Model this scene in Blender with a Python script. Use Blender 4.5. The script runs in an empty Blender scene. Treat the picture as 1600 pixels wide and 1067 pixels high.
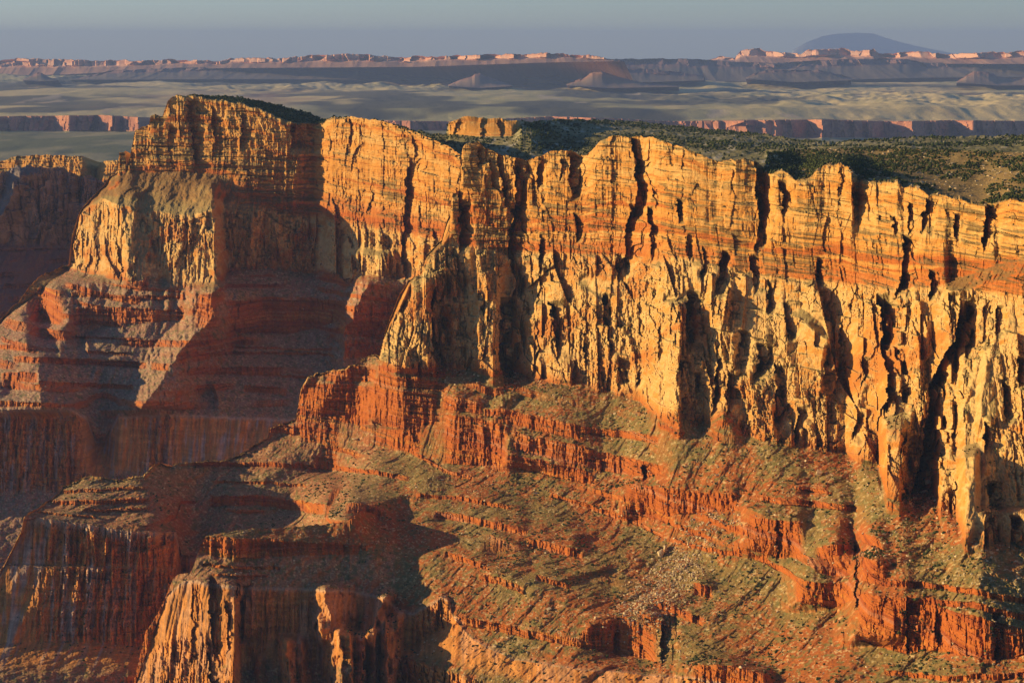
import bpy, math, random
import numpy as np

# ------------------------------------------------------------------ camera, sky, sun
S = bpy.context.scene
CAMZ = 1150.0                      # metres above the canyon floor
F = 3608.0                         # focal length in pixels of the 1600 px wide photograph
VH = 65.0                          # row of the true horizon
PITCH = math.atan((533.5 - VH) / F)
cam_d = bpy.data.cameras.new("Camera"); cam = bpy.data.objects.new("Camera", cam_d)
S.collection.objects.link(cam); S.camera = cam
cam.location = (0, 0, CAMZ); cam.rotation_euler = (math.pi/2 - PITCH, 0, 0)
cam_d.sensor_width = 36; cam_d.lens = 36*F/1600; cam_d.clip_start = 1; cam_d.clip_end = 200000

SUN_EL = math.radians(10.0)
SUN_DIR = np.array([-0.95, 0.31]); SUN_DIR /= np.linalg.norm(SUN_DIR)
W = bpy.data.worlds.new("World"); S.world = W; W.use_nodes = True
nt = W.node_tree; bg = nt.nodes['Background']
sky = nt.nodes.new('ShaderNodeTexSky'); sky.sky_type = 'NISHITA'; sky.sun_disc = False
sky.sun_elevation = SUN_EL; sky.sun_rotation = math.atan2(SUN_DIR[0], SUN_DIR[1])
sky.altitude = 2000; sky.air_density = 1.0; sky.dust_density = 0.5; sky.ozone_density = 4.5
tint = nt.nodes.new('ShaderNodeVectorMath'); tint.operation = 'MULTIPLY'; tint.inputs[1].default_value = (1.09, 0.96, 0.97)
nt.links.new(sky.outputs[0], tint.inputs[0]); nt.links.new(tint.outputs[0], bg.inputs[0]); bg.inputs[1].default_value = 0.085
sl = bpy.data.lights.new("Sun", 'SUN'); so = bpy.data.objects.new("Sun", sl); S.collection.objects.link(so)
sl.energy = 5.0; sl.angle = math.radians(0.5); sl.color = (1.0, 0.725, 0.35)
sd = np.array([SUN_DIR[0]*math.cos(SUN_EL), SUN_DIR[1]*math.cos(SUN_EL), math.sin(SUN_EL)])
from mathutils import Vector
so.rotation_euler = Vector(-sd).to_track_quat('-Z', 'Y').to_euler()
so.location = (-3000, 1000, 3000)
S.view_settings.view_transform = 'Standard'; S.view_settings.look = 'None'
S.view_settings.exposure = 0.6; S.view_settings.gamma = 1.0
S.render.engine = 'CYCLES'
try:
    S.cycles.use_denoising = True
    S.cycles.max_bounces = 5; S.cycles.diffuse_bounces = 3
except Exception: pass

# ------------------------------------------------------------------ noise toolbox
def table(seed):
    return np.random.RandomState(seed).rand(256, 256).astype(np.float32)
_T = {}
def vn(x, y, seed=0):
    """smooth value noise, -1..1"""
    if seed not in _T: _T[seed] = table(seed)
    t = _T[seed]
    xf = np.floor(x); yf = np.floor(y)
    fx = (x - xf).astype(np.float32); fy = (y - yf).astype(np.float32)
    xi = xf.astype(np.int64) & 255; yi = yf.astype(np.int64) & 255
    x1 = (xi + 1) & 255; y1 = (yi + 1) & 255
    fx = fx*fx*(3 - 2*fx); fy = fy*fy*(3 - 2*fy)
    a = t[xi, yi]*(1-fx) + t[x1, yi]*fx
    b = t[xi, y1]*(1-fx) + t[x1, y1]*fx
    return (a*(1-fy) + b*fy)*2 - 1
def fbm(x, y, seed=0, octv=4, gain=0.5):
    s = 0; a = 1; n = 0
    for o in range(octv):
        s = s + a*vn(x*2**o + 17.3*o, y*2**o - 9.1*o, seed + o); n += a; a *= gain
    return s/n
def ridged(x, y, seed=0, octv=3):
    s = 0; a = 1; n = 0
    for o in range(octv):
        s = s + a*(1 - 2*np.abs(vn(x*2**o + 5.7*o, y*2**o + 3.1*o, seed + o))); n += a; a *= 0.5
    return s/n
def hsh(i, j, seed):
    if seed not in _T: _T[seed] = table(seed)
    return _T[seed][i & 255, j & 255]
def cells(x, y, seed, tiltx=1.0, tilty=0.0, off=0.5, jit=0.85):
    """tilted random facets over worley cells: value, edge distance, random id"""
    xf = np.floor(x).astype(np.int64); yf = np.floor(y).astype(np.int64)
    d1 = np.full(x.shape, 9., np.float32); d2 = np.full(x.shape, 9., np.float32)
    val = np.zeros(x.shape, np.float32); rid = np.zeros(x.shape, np.float32)
    for di in (-1, 0, 1):
        for dj in (-1, 0, 1):
            ci = xf + di; cj = yf + dj
            px = ci + 0.5 + jit*(hsh(ci, cj, seed) - 0.5); py = cj + 0.5 + jit*(hsh(ci, cj, seed+101) - 0.5)
            dx = (x - px).astype(np.float32); dy = (y - py).astype(np.float32)
            d = dx*dx + dy*dy
            r = hsh(ci, cj, seed+202)
            v = (r*2-1)*off + (hsh(ci, cj, seed+303)*2-1)*tiltx*dx + (hsh(cj, ci, seed+404)*2-1)*tilty*dy
            m = d < d1
            d2 = np.where(m, d1, np.minimum(d2, d))
            val = np.where(m, v, val); rid = np.where(m, r, rid); d1 = np.where(m, d, d1)
    return val, np.sqrt(d2) - np.sqrt(d1), rid
def sst(a, b, x):
    t = np.clip((x - a)/(b - a), 0, 1); return t*t*(3-2*t)
def mixc(a, b, t):
    t = t[..., None]; return a*(1-t) + b*t
def blur(a, n, axis):
    k = 2*n + 1
    p = [(0, 0), (0, 0)]; p[axis] = (n + 1, n)
    c = np.cumsum(np.pad(a, p, mode='edge').astype(np.float64), axis=axis)
    if axis == 0: return ((c[k:] - c[:-k])/k)
    return ((c[:, k:] - c[:, :-k])/k)

# ------------------------------------------------------------------ viewing geometry used to survey the photograph
def Tv(v):  return np.tan(PITCH + np.arctan((v - 533.5)/F))         # drop per metre of forward distance
def Xu(u, v):
    k = (v - 533.5)/F
    return ((u - 800.0)/F)/(math.cos(PITCH) - k*math.sin(PITCH))
def world(u, v, y):
    return Xu(u, v)*y, y, CAMZ - Tv(v)*y

COL = S.collection
def tag(o, label=None, cat=None, group=None, kind=None):
    if label: o['label'] = label
    if cat: o['category'] = cat
    if group: o['group'] = group
    if kind: o['kind'] = kind
    return o

# ------------------------------------------------------------------ materials
def rock_material(name, bump=1.0, scale=1.0, rough=0.95):
    m = bpy.data.materials.new(name); m.use_nodes = True
    t = m.node_tree; n = t.nodes; L = t.links
    b = n['Principled BSDF']; b.inputs['Roughness'].default_value = rough
    b.inputs['Specular IOR Level'].default_value = 0.12
    at = n.new('ShaderNodeAttribute'); at.attribute_name = 'Col'
    tc = n.new('ShaderNodeTexCoord')
    no = n.new('ShaderNodeTexNoise'); no.inputs['Scale'].default_value = 0.35/scale; no.inputs['Detail'].default_value = 6
    no.inputs['Roughness'].default_value = 0.65
    L.new(tc.outputs['Object'], no.inputs['Vector'])
    mr = n.new('ShaderNodeMapRange'); mr.inputs[1].default_value = 0.3; mr.inputs[2].default_value = 0.7
    mr.inputs[3].default_value = 0.78; mr.inputs[4].default_value = 1.22
    L.new(no.outputs['Fac'], mr.inputs[0])
    vm = n.new('ShaderNodeVectorMath'); vm.operation = 'SCALE'
    L.new(at.outputs['Color'], vm.inputs[0]); L.new(mr.outputs[0], vm.inputs['Scale'])
    L.new(vm.outputs[0], b.inputs['Base Color'])
    bp = n.new('ShaderNodeBump'); bp.inputs['Strength'].default_value = 0.8*bump; bp.inputs['Distance'].default_value = 1.6*scale
    L.new(no.outputs['Fac'], bp.inputs['Height']); L.new(bp.outputs[0], b.inputs['Normal'])
    return m
def plain_material(name, col, var=0.3, scale=1.0, bump=0.5):
    m = bpy.data.materials.new(name); m.use_nodes = True
    t = m.node_tree; n = t.nodes; L = t.links
    b = n['Principled BSDF']; b.inputs['Roughness'].default_value = 0.95; b.inputs['Specular IOR Level'].default_value = 0.1
    tc = n.new('ShaderNodeTexCoord'); no = n.new('ShaderNodeTexNoise')
    no.inputs['Scale'].default_value = scale; no.inputs['Detail'].default_value = 5
    L.new(tc.outputs['Object'], no.inputs['Vector'])
    cr = n.new('ShaderNodeValToRGB')
    cr.color_ramp.elements[0].position = 0.3; cr.color_ramp.elements[1].position = 0.7
    cr.color_ramp.elements[0].color = (*[c*(1-var) for c in col], 1); cr.color_ramp.elements[1].color = (*[min(1, c*(1+var)) for c in col], 1)
    L.new(no.outputs['Fac'], cr.inputs[0]); L.new(cr.outputs[0], b.inputs['Base Color'])
    bp = n.new('ShaderNodeBump'); bp.inputs['Strength'].default_value = bump
    L.new(no.outputs['Fac'], bp.inputs['Height']); L.new(bp.outputs[0], b.inputs['Normal'])
    return m
M_ROCK = rock_material('rock_near')
M_FAR = rock_material('rock_far', bump=0.6, scale=8)

def grid_mesh(name, P, C, mat, close=False):
    nv_, nu_ = P.shape[:2]
    me = bpy.data.meshes.new(name)
    me.vertices.add(nv_*nu_); me.vertices.foreach_set('co', P.reshape(-1).astype(np.float32))
    idx = np.arange(nv_*nu_, dtype=np.int32).reshape(nv_, nu_)
    q = np.stack([idx[:-1, :-1], idx[1:, :-1], idx[1:, 1:], idx[:-1, 1:]], -1).reshape(-1)
    nf = len(q)//4
    me.loops.add(nf*4); me.loops.foreach_set('vertex_index', q)
    me.polygons.add(nf); me.polygons.foreach_set('loop_start', np.arange(nf, dtype=np.int32)*4)
    me.update(calc_edges=True)
    a = me.color_attributes.new('Col', 'FLOAT_COLOR', 'POINT')
    c = np.ones((nv_*nu_, 4), np.float32); c[:, :3] = np.clip(C.reshape(-1, 3), 0.005, 0.9)
    a.data.foreach_set('color', c.reshape(-1))
    me.polygons.foreach_set('use_smooth', np.zeros(nf, bool))
    o = bpy.data.objects.new(name, me); COL.objects.link(o); me.materials.append(mat)
    return o

# ------------------------------------------------------------------ the surveyed sheet
def poly(pts, U, k=1):
    p = sorted(pts, key=lambda q: q[0])
    return np.interp(U, [q[0] for q in p], [q[k] for q in p])

def sheet(u0, u1, du, nrow, contours, bands=(), benches=(), steps=(), ridges=(), jag=1.5, seed=1, autoband=None,
          wobble=1.0, rowpow=1.0, slopefrom=2.0, absrows=False):
    """contours: list of (points(u,v,y), strat) from top to bottom. returns dict of fields"""
    nu_ = int((u1-u0)/du) + 1
    u = np.linspace(u0, u1, nu_)
    jn = jag*(0.7*np.round(2*vn(u/9.0, u*0+3, seed+5)) + 0.8*vn(u/3.1, u*0+7, seed+6) + 0.5*np.round(vn(u/21., u*0, seed+7)*2))
    K = len(contours)
    vk = np.stack([poly(c[0], u, 1) for c in contours]); yk = np.stack([poly(c[0], u, 2) for c in contours])
    wob = [jn] + [wobble*(1.6 if contours[k][1] <= slopefrom or contours[k][1] >= 3.0 else 0.0)*fbm(u/14., u*0+k*9, seed+20+k, 3) for k in range(1, K-1)] + [u*0]
    if wobble and contours[0][1] < 0: wob[0] = np.where(np.abs(vk[1]-vk[0]) < 2.5, jn, 0.3*jn); wob[1] = jn + wob[1]*0.3
    vk = vk + np.stack(wob)
    for k in range(1, K): vk[k] = np.maximum(vk[k], vk[k-1] + 0.6)
    w = np.linspace(0, 1, nrow)**rowpow
    v0 = vk[0] - wob[0]
    V = v0[None] + w[:, None]*(vk[-1]-v0)[None] + wob[0][None]*np.clip(1 - np.arange(nrow)/26., 0, 1)[:, None]**2
    if absrows:      # rows at fixed height in the survey; those above a column's crest collapse onto the crest
        lo = vk[0].min(); V = np.maximum((lo + w*(vk[-1].max()-lo))[:, None], vk[0][None])
    U = np.repeat(u[None], nrow, 0)
    # stratigraphic coordinate
    sk = [c[1] for c in contours]
    ST = np.empty_like(V); Y0 = np.empty_like(V)
    for i in range(nu_):
        ST[:, i] = np.interp(V[:, i], vk[:, i], sk); Y0[:, i] = np.interp(V[:, i], vk[:, i], yk[:, i])
    X0, _, Z0 = world(U, V, Y0)
    # weight of the depth gradient: small in rock faces, large on benches
    Wt = np.ones_like(V)
    face = np.zeros_like(V)
    jag2 = 1.2*vn(U/3.2, V*0+2, seed+31) + 1.3*np.round(1.6*vn(U/13., V*0+8, seed+32))
    for b in bands:
        top, bot = b[0], b[1]
        if isinstance(bot, (int, float)): bot = [(p[0], p[1]+bot) for p in top]
        ua, ub = top[0][0], top[-1][0]
        t = poly(top, u, 1)[None] + jag2*0.7; bt = poly(bot, u, 1)[None] + jag2*0.5
        ft = np.clip(0.35*(bt - t), 3, 16)
        m = sst(-0.5, 1.0, V - t)*sst(-0.5, 1.5, bt - V)*np.clip((U-ua)/ft, 0, 1)*np.clip((ub-U)/ft, 0, 1)
        face = np.maximum(face, m)
    if autoband is not None:
        L, amt, smin, smax = autoband
        ph = (Z0 + 7*fbm(X0/300., Y0/400., seed+40, 2) + 1.2*vn(X0/10., Y0/30., seed+42))/L
        fr = ph - np.floor(ph)
        pres = sst(1010, 950, V)*sst(0.0, 0.28, fbm(X0/160. + 7*np.floor(ph), np.floor(ph)*1.7 + Y0/500., seed+41, 4) + amt)
        lo_ = 0.42 + 0.34*hsh(np.floor(ph).astype(np.int64), np.zeros(ph.shape, np.int64), seed+43)
        m = sst(lo_, lo_+0.06, fr)*sst(1.0, 0.97, fr)*pres*sst(smin-0.01, smin+0.01, ST)*sst(smax+0.01, smax-0.01, ST)
        face = np.maximum(face, m*0.95)
    Wt = 1 - 0.93*face
    for (top, bot, wgt) in benches:
        t = poly(top, u, 1)[None]; bt = poly(bot, u, 1)[None]
        m = sst(-1, 2, V-t)*sst(-1, 2, bt-V)*sst(-4, 8, U-top[0][0])*sst(-4, 8, top[-1][0]-U)
        Wt = Wt*(1-m) + wgt*m
    dV = np.gradient(V, axis=0)
    C = np.cumsum(Wt*dV, axis=0)
    Y = np.empty_like(V)
    for i in range(nu_):
        ck = np.interp(vk[:, i], V[:, i], C[:, i]); ck = np.maximum.accumulate(ck + np.arange(K)*1e-6)
        Y[:, i] = np.interp(C[:, i], ck, yk[:, i])
    # loose slopes are smooth from column to column, rock faces are not
    D = Y - Y0
    sm = np.clip(sst(slopefrom+0.004, slopefrom+0.05, ST)*sst(3.0, 2.97, ST) + sst(0.0, -0.02, ST) + (sst(3.72, 3.78, ST) if K > 8 else 0), 0, 1)
    nb = 14
    VR = np.arange(vk[0].min()-2, vk[-1].max()+2, 1.0)
    def hsmooth(A, n, times=2):
        G = np.empty((len(VR), nu_))
        for i in range(nu_): G[:, i] = np.interp(VR, V[:, i], A[:, i])
        for _ in range(times): G = blur(G, n, 1)
        out = np.empty_like(V)
        for i in range(nu_): out[:, i] = np.interp(V[:, i], VR, G[:, i])
        return out
    Yl = hsmooth(Y0, nb); Dl = hsmooth(D, 7)
    Y = Y0*(1-sm) + Yl*sm + D*(1-sm) + Dl*sm
    for (ln, h, wd) in steps:
        vs = np.array([p[1] for p in ln]); us = np.array([p[0] for p in ln])
        ul = np.interp(V, vs, us) + 1.6*vn(V/6., V*0+us[0], seed+51) + 1.0*np.round(1.5*vn(V/13., V*0+us[0], seed+52))
        ll = vs[-1]-vs[0]
        tp = sst(vs[0]-3-0.05*ll, vs[0]+2+0.08*ll, V)*sst(vs[-1]+6+0.15*ll, vs[-1]-3-0.2*ll, V)
        d = U - ul + 3.0*fbm(U/7., V/11., seed+55, 3) + 1.6*np.round(1.4*vn(U/6., V/15., seed+58))
        tp = tp*(0.8 + 0.35*np.round(1.5*vn(U/9., V/22., seed+59)))
        Y += 0.85*h*tp*np.clip(1 - d/wd, 0, 1)*(d >= 0)
    for (ln, A, wl, wr) in ridges:
        vs = np.array([p[1] for p in ln]); us = np.array([p[0] for p in ln])
        uc = np.interp(V, vs, us) + 2.5*fbm(V/16., V*0+us[0], seed+53, 3) + (5*fbm(V/24., V*0+us[0]+9, seed+54, 3) if A > 105 else 0)
        tp = sst(vs[0]-12, vs[0]+6, V)*sst(vs[-1]+14, vs[-1]-8, V)
        d = U - uc + 2.5*vn(U/5., V/16., seed+56) + 1.5*vn(U/3., V/5., seed+57)
        Y -= A*tp*np.where(d < 0, np.clip(1 + d/wl, 0, 1), np.clip(1 - d/wr, 0, 1))
    return dict(hs=hsmooth, absrows=absrows, u=u, U=U, V=V, Y=Y, ST=ST, face=face, vk=vk, seed=seed, Y0=Y0)

def cliffness(s, n=5):
    X, Y, Z = world(s['U'], s['V'], s['Y'])
    dz = -np.gradient(blur(Z, 2, 0), axis=0); dy = -np.gradient(blur(Y, 2, 0), axis=0)
    sl = dz/np.maximum(np.abs(dy), 1e-3)
    c = sst(0.9, 2.2, sl)*(s['ST'] <= 2.02) + sst(1.5, 3.0, sl)*(s['ST'] > 2.02)
    if s['absrows']:
        fi = np.minimum(np.argmax(s['V'] > s['vk'][0][None] + 1e-4, axis=0) + 2, c.shape[0]-1)
        s['fi'] = fi; rowi = np.arange(c.shape[0])[:, None]
        c = np.where(rowi < fi[None], np.take_along_axis(c, fi[None], 0), c)
        c = s['hs'](blur(c, n, 0), 3, 1)
    else: c = blur(blur(c, n, 0), 3, 1)
    return np.maximum(c, s['face'])

def bricks(x, z, seed, tilt=1.0, ztilt=0.4, off=0.5, brk=0.5):
    """joint-bounded blocks: vertical joints with uneven spacing, bedding breaks staggered from column to column"""
    xw = x + 0.42*vn(x*0.9, x*0, seed+5) + 0.22*vn(x*0.5, z*0.6, seed+6)
    i = np.floor(xw).astype(np.int64); fx = (xw - i).astype(np.float32)
    zz = z + 7.3*hsh(i, i*0+3, seed); zz = zz + brk*0.4*vn(zz*0.8, i*1.7, seed+7)
    j = np.floor(zz).astype(np.int64); fz = (zz - j).astype(np.float32)
    r = hsh(i, j, seed+1); t = hsh(i, j, seed+2); rc = hsh(i, i*0+9, seed+3)
    return off*(1.1*(rc*2-1) + 0.9*(r*2-1)) + tilt*(t*2-1)*(fx-0.5) - ztilt*(fz-0.5)*hsh(j, i, seed+4), np.minimum(fx, 1-fx)

def rockfn(X, Z, seed, blocky=1.0, column=1.0):
    """depth relief of a cliff face in metres (positive = set back)"""
    wx = X + 6*fbm(X/24., Z/34., seed+60, 4, 0.6); wz = Z + 9*fbm(X/30., Z/20., seed+63, 4, 0.6)
    a, e1, r1 = cells(wx/30., wz/90., seed+1, 1.4, 0.5, 0.5)
    b, e2, r2 = cells(wx/11., wz/32., seed+2, 1.6, 0.6, 0.6)
    c, e3, r3 = cells(wx/4.6, wz/11., seed+3, 1.7, 0.8, 0.7)
    d, e4, r4 = cells(wx/2.1, wz/4.2, seed+4, 1.5, 0.9, 0.8)
    sx = X + 7*vn(X/90., Z/90., seed+67) + 1.2*fbm(X/9., Z/12., seed+69, 3)
    b1, _ = bricks(sx/15., Z/44., seed+140, 1.7, 0.7, 0.5); b2, _ = bricks(sx/6.5, Z/17., seed+150, 1.7, 0.6, 0.55); b3, _ = bricks(sx/3.0, Z/6.5, seed+160, 1.5, 0.6, 0.6)
    rough = 0.25 + 0.9*sst(-0.35, 0.35, fbm(X/38., Z/55., seed+190, 3)); big, _, _ = cells((X+0.15*Z)/62., Z/150., seed+191, 1.5, 0.5, 0.4)
    r = 24*big*column + 14*a*column + rough*(5.5*b*blocky + 2.8*c*blocky + 1.6*d + 4.5*b2 + 2.0*b3) + 10*b1
    w1, _ = bricks(sx/38., (Z+0.10*X)/24., seed+170, 0.9, 0.5, 0.5, 0.25); w2, _ = bricks(sx/15., Z/9.0, seed+180, 1.2, 0.5, 0.5, 0.2)
    s_br = (9*b1 + 6*b2 + 3*b3, 11*w1 + 5.5*w2 + rough*(2.4*b3 + 2.0*b2))
    r += (4*sst(0.09, 0.0, e2)*column + 2.0*sst(0.10, 0.0, e3)*blocky)*sst(-0.1, 0.3, vn(X/25., Z/40., seed+68))
    return r, s_br

def ledgefn(Z, X, seed):
    """horizontal bedding of the rim rocks in metres"""
    zz = Z + 3*fbm(X/90., Z/60., seed+70, 2)
    s = 3.2*vn(zz/9., X/220., seed+71) + 2.4*vn(zz/3.8, X/120., seed+72) + 1.6*vn(zz/1.7, X/60., seed+73)
    st = zz/21.; fr = st - np.floor(st)
    return (s + 4*(fr-0.5)*sst(-0.3, 0.3, vn(X/70., Z/40., seed+74)))*(0.75+0.5*vn(X/45., Z/60., seed+75))

def finish(s, name, colorfn, mat=M_ROCK, skirt=(35.0, 900.0, 12), kind='structure', label=None):
    X, Y, Z = world(s['U'], s['V'], s['Y'])
    P = np.stack([X, Y, Z], -1)
    if s.get('dz') is not None: P[..., 2] += s['dz']
    du_ = np.gradient(P, axis=1); dv_ = np.gradient(P, axis=0)
    N = np.cross(dv_, du_); N /= np.maximum(np.linalg.norm(N, axis=-1, keepdims=True), 1e-9)
    N = np.where(N[..., 2:3] < 0, N, N)
    s['P'] = P; s['N'] = N
    nz = blur(blur(np.abs(N[..., 2]), 1, 0), 1, 1)
    s['nz'] = nz
    C = colorfn(s, P, nz)
    ang, length, n = skirt
    top = P[0]; tc = C[0]
    ts = np.linspace(0, 1, n+1)[1:][::-1]
    sk = []; sc = []
    for t in ts:
        q = top.copy(); q[:, 1] += t*length; q[:, 0] += t*length*0.15
        q[:, 2] -= t*length*math.tan(math.radians(ang))
        q[:, 2] += -3 + 6*vn(q[:, 0]/40., q[:, 1]/40., 77) if t > 0 else 0
        sk.append(q); sc.append(tc)
    s['C'] = C
    P2 = np.concatenate([np.stack(sk), P]); C2 = np.concatenate([np.stack(sc), C])
    o = grid_mesh(name, P2, C2, mat)
    tag(o, label=label, kind=kind)
    s['obj'] = o
    return o

# ------------------------------------------------------------------ rock colours (base colours of the strata)
def A3(*c): return np.array(c, np.float32)
CREAM = A3(.63, .375, .12); ORANGE = A3(.585, .265, .05); RUST = A3(.44, .13, .022); PALE = A3(.65, .45, .18)
RED = A3(.45, .125, .022); REDD = A3(.34, .085, .02); TALUS = A3(.245, .16, .05); REDSOIL = A3(.35, .105, .024)
OLIVE = A3(.15, .14, .045); GREY = A3(.40, .33, .26); RW = A3(.58, .24, .055); RWG = A3(.43, .33, .27)

def canyon_color(s, P, nz, veg=0.5):
    X, Y, Z = P[..., 0], P[..., 1], P[..., 2]; ST = s['ST']; sd_ = s['seed']
    n1 = fbm(X/60., Z/40. + Y/150., sd_+80, 4); n2 = fbm(X/9., Z/9. + Y/20., sd_+84, 4); n3 = fbm(X/2.5, Z/2.5+Y/5., sd_+88, 2)
    # rim rocks
    zz = ST*190 + 9*n1 + 10*vn(X/260., ST*2, sd_+93)
    bed = 0.55*vn(zz/16., X/900., sd_+90) + 0.35*vn(zz/5., X/400., sd_+91) + 0.3*vn(zz/2.0, X/150., sd_+92)
    kai = mixc(ORANGE, CREAM, sst(-0.2, 0.6, bed*(0.7 + 0.5*n1) + 0.45*n2 + 0.35*(0.45-ST)))
    kai = mixc(kai, RUST, sst(0.05, 0.6, -bed + 0.5*n1 - 0.16 + 0.45*sst(0.35, 0.9, ST)))
    kai = mixc(kai, RED, sst(0.84, 0.90, ST)*sst(1.02, 0.97, ST)*0.75*sst(-0.4, 0.1, n1+0.3))
    # craggy pale sandstone
    coc = mixc(ORANGE, CREAM, sst(-0.05, 0.55, n2 + 0.5*n1)*0.8)
    coc = mixc(coc, PALE, sst(0.06, 0.32, nz + 0.16*n1 + 0.1*n3)*0.68)
    coc = mixc(coc, RUST, sst(0.1, 0.6, -n1 - 0.2*n2 + 0.05)*0.6)
    coc = mixc(coc, RUST, sst(1.90, 2.0, ST + 0.03*n2)*0.8)
    # red beds
    zr = Z + 2*n1
    bed2 = 0.6*vn(zr/7., X/500., sd_+94) + 0.4*vn(zr/2.6, X/200., sd_+95)
    sup = mixc(RED, RUST, sst(-0.3, 0.5, bed2 + 0.5*n2)); sup = mixc(sup, REDD, sst(0.1, 0.6, -bed2 + 0.4*n2))
    sup = mixc(sup, ORANGE, sst(0.45, 0.8, bed2 + 0.3*n3)*0.6)
    thin = vn(zr/3.4, X/700., sd_+96); sup = mixc(sup, A3(.60,.34,.20), sst(0.5, 0.8, thin)*0.25); sup = mixc(sup, A3(.20,.05,.02), sst(0.5, 0.85, -thin)*0.5)
    # redwall limestone
    st2 = fbm(X/7., Z/90., sd_+97, 3)
    rw = mixc(RW, RWG, sst(0.0, 0.45, st2 + 0.6*n1 - 0.02)*s.get('rwg', 0.7)); rw = rw*(1 + 0.35*vn(X/2.6, Z/26., sd_+103) + 0.2*vn(X/30., Z/3.5, sd_+104))[..., None]; rw = mixc(rw, RUST, sst(0.1, 0.6, -st2+0.2*n2)*0.5)
    rw = mixc(rw, A3(.55, .40, .27), sst(3.05, 3.0, ST)*sst(2.96, 3.0, ST)*0.8)
    base = mixc(kai, coc, sst(0.97, 1.03, ST + 0.02*n2)); base = mixc(base, sup, sst(1.97, 2.03, ST)); base = mixc(base, rw, sst(2.97, 3.0, ST))
    # loose ground on everything that lies flat enough
    soil = mixc(TALUS, REDSOIL, sst(-0.3, 0.2, n1 + 0.6*n2 - 0.02 + 0.25*(s.get('redslope', 0))))
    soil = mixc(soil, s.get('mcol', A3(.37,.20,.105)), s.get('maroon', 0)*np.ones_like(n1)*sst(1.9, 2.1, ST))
    soil = mixc(soil, A3(.56, .44, .22), sst(0.30, 0.5, n3 + 0.35*n2)*0.6)
    soil = mixc(soil, OLIVE, sst(0.05, 0.4, fbm(X/5., Y/9.+Z/5., sd_+99, 3) + veg - 0.5)*0.8)
    soil = soil*(1 + 0.22*vn(X/1.7, Y/2.6 + Z/1.5, sd_+100))[..., None]
    top = mixc(A3(.24, .21, .09), A3(.125,.12,.045), sst(-0.4, 0.15, n2 + n1 + veg - 0.4)*0.9)
    soil = mixc(top, soil, sst(1.6, 2.0, ST))
    up = sst(0.34, 0.62, nz)*(1 - 0.75*s.get('face', 0))
    up = up*np.where(ST < 1.95, 0.65, 1.0)
    slope_up = (1 - sst(0.35, 0.7, s.get('cl', up*0)))*(1 - s.get('face', 0))*(0.6 + 0.4*sst(0.25, 0.5, nz))
    up = np.where((ST > 2.0), np.maximum(slope_up, up*0.7), up)
    up = up*(1 - 0.85*sst(2.98, 3.02, ST)*sst(3.7, 3.6, ST))
    C = mixc(base, soil, up)
    C = C*(1 + 0.10*n3 + 0.06*n2)[..., None]
    if 'far' in s: C = C*(1 + s['far']*sst(1.6, 2.1, ST)[..., None]*A3(.02, .10, .38))  # mauve-blue cast of the shaded wall, mixed into the rock colour
    return C

# ================================================================== 1. NEAR WALL with its slopes and the long red spur
def ybase(pts, zrel):    # (u, v) -> (u, v, y) for a stratum at a known drop below the camera
    return [(u_, v_, zrel/float(Tv(v_))) for (u_, v_) in pts]

wall_top = [(-60,935,3850),(0,893,3870),(18,858,3860),(33,830,3850),(38,806,3870),(60,793,3990),(90,773,4030),(100,757,4040),(130,745,4030),
 (180,748,3995),(225,743,3975),(235,728,4010),(250,722,4060),(262,729,4060),(290,722,4080),(310,720,4090),(350,718,4100),(370,713,4108),
 (395,697,4110),(418,682,4115),(421,666,4118),(440,660,4120),(462,655,4120),(470,607,4080),(480,590,4060),(500,583,4050),(540,574,4020),(560,566,4010),
 (585,552,3990),(592,556,3985),(597,540,3975),(603,515,3970),(615,482,3965),(625,456,3960),(640,437,3955),(660,424,3950),(666,400,3945),(680,385,3940),
 (690,378,3935),(697,350,3930),(703,335,3925),(707,303,3920),(718,298,3915),(721,240,3910),(724,228,3905),(733,223,3900),(747,223,3895),(757,232,3885),
 (775,240,3870),(800,246,3840),(822,252,3820),(835,247,3800),(843,243,3790),(860,240,3770),(880,236,3750),(897,238,3740),(906,243,3735),
 (918,240,3700),(930,228,3660),(940,218,3640),(960,212,3620),(985,214,3590),(1000,213,3570),(1015,215,3530),(1040,222,3470),(1075,235,3400),(1100,243,3370),
 (1120,254,3350),(1150,249,3300),(1165,247,3290),(1185,256,3280),(1194,262,3300),(1200,240,3600),(1240,234,3750),(1330,232,3700),(1420,233,3500),(1500,236,3350),(1650,240,3100)]
wall_rim = [(-60,936,3850),(585,553,3990),(724,229,3904),(1185,257,3279),(1194,270,3290),(1205,271,3240),(1222,264,3220),(1245,280,3180),(1262,279,3160),(1275,268,3150),
 (1290,258,3140),(1310,254,3110),(1330,262,3080),(1341,281,3090),(1358,284,3060),(1390,283,3010),(1402,283,2990),(1412,291,2980),(1435,291,2940),(1450,304,2910),
 (1480,306,2870),(1520,318,2800),(1553,325,2740),(1560,318,2740),(1580,309,2700),(1600,314,2670),(1650,318,2600)]
_r = {p[0]: p for p in wall_top}
wall_rim = [p for p in wall_top if p[0] < 1190 and p[0] > -61] + wall_rim[3:]
wall_rim = [(a, b+0.7, c) for a, b, c in wall_rim]
wall_base = [(-60,937),(597,541),(590,560)]
base_pts = [(592,562),(620,576),(640,578),(700,578),(740,580),(770,590),(800,580),(830,590),(870,600),(950,615),(1000,628),(1030,655),(1060,668),(1100,665),(1130,648),
 (1165,680),(1200,692),(1250,698),(1290,703),(1320,705),(1340,722),(1372,730),(1386,776),(1406,783),(1416,774),(1440,765),(1458,768),(1470,800),(1494,808),(1508,846),(1540,855),(1560,845),(1600,852),(1650,858)]
base_c = ybase(base_pts, 544)
left = [(a, b+1.4, c) for a, b, c in wall_top if a < 592]
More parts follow.
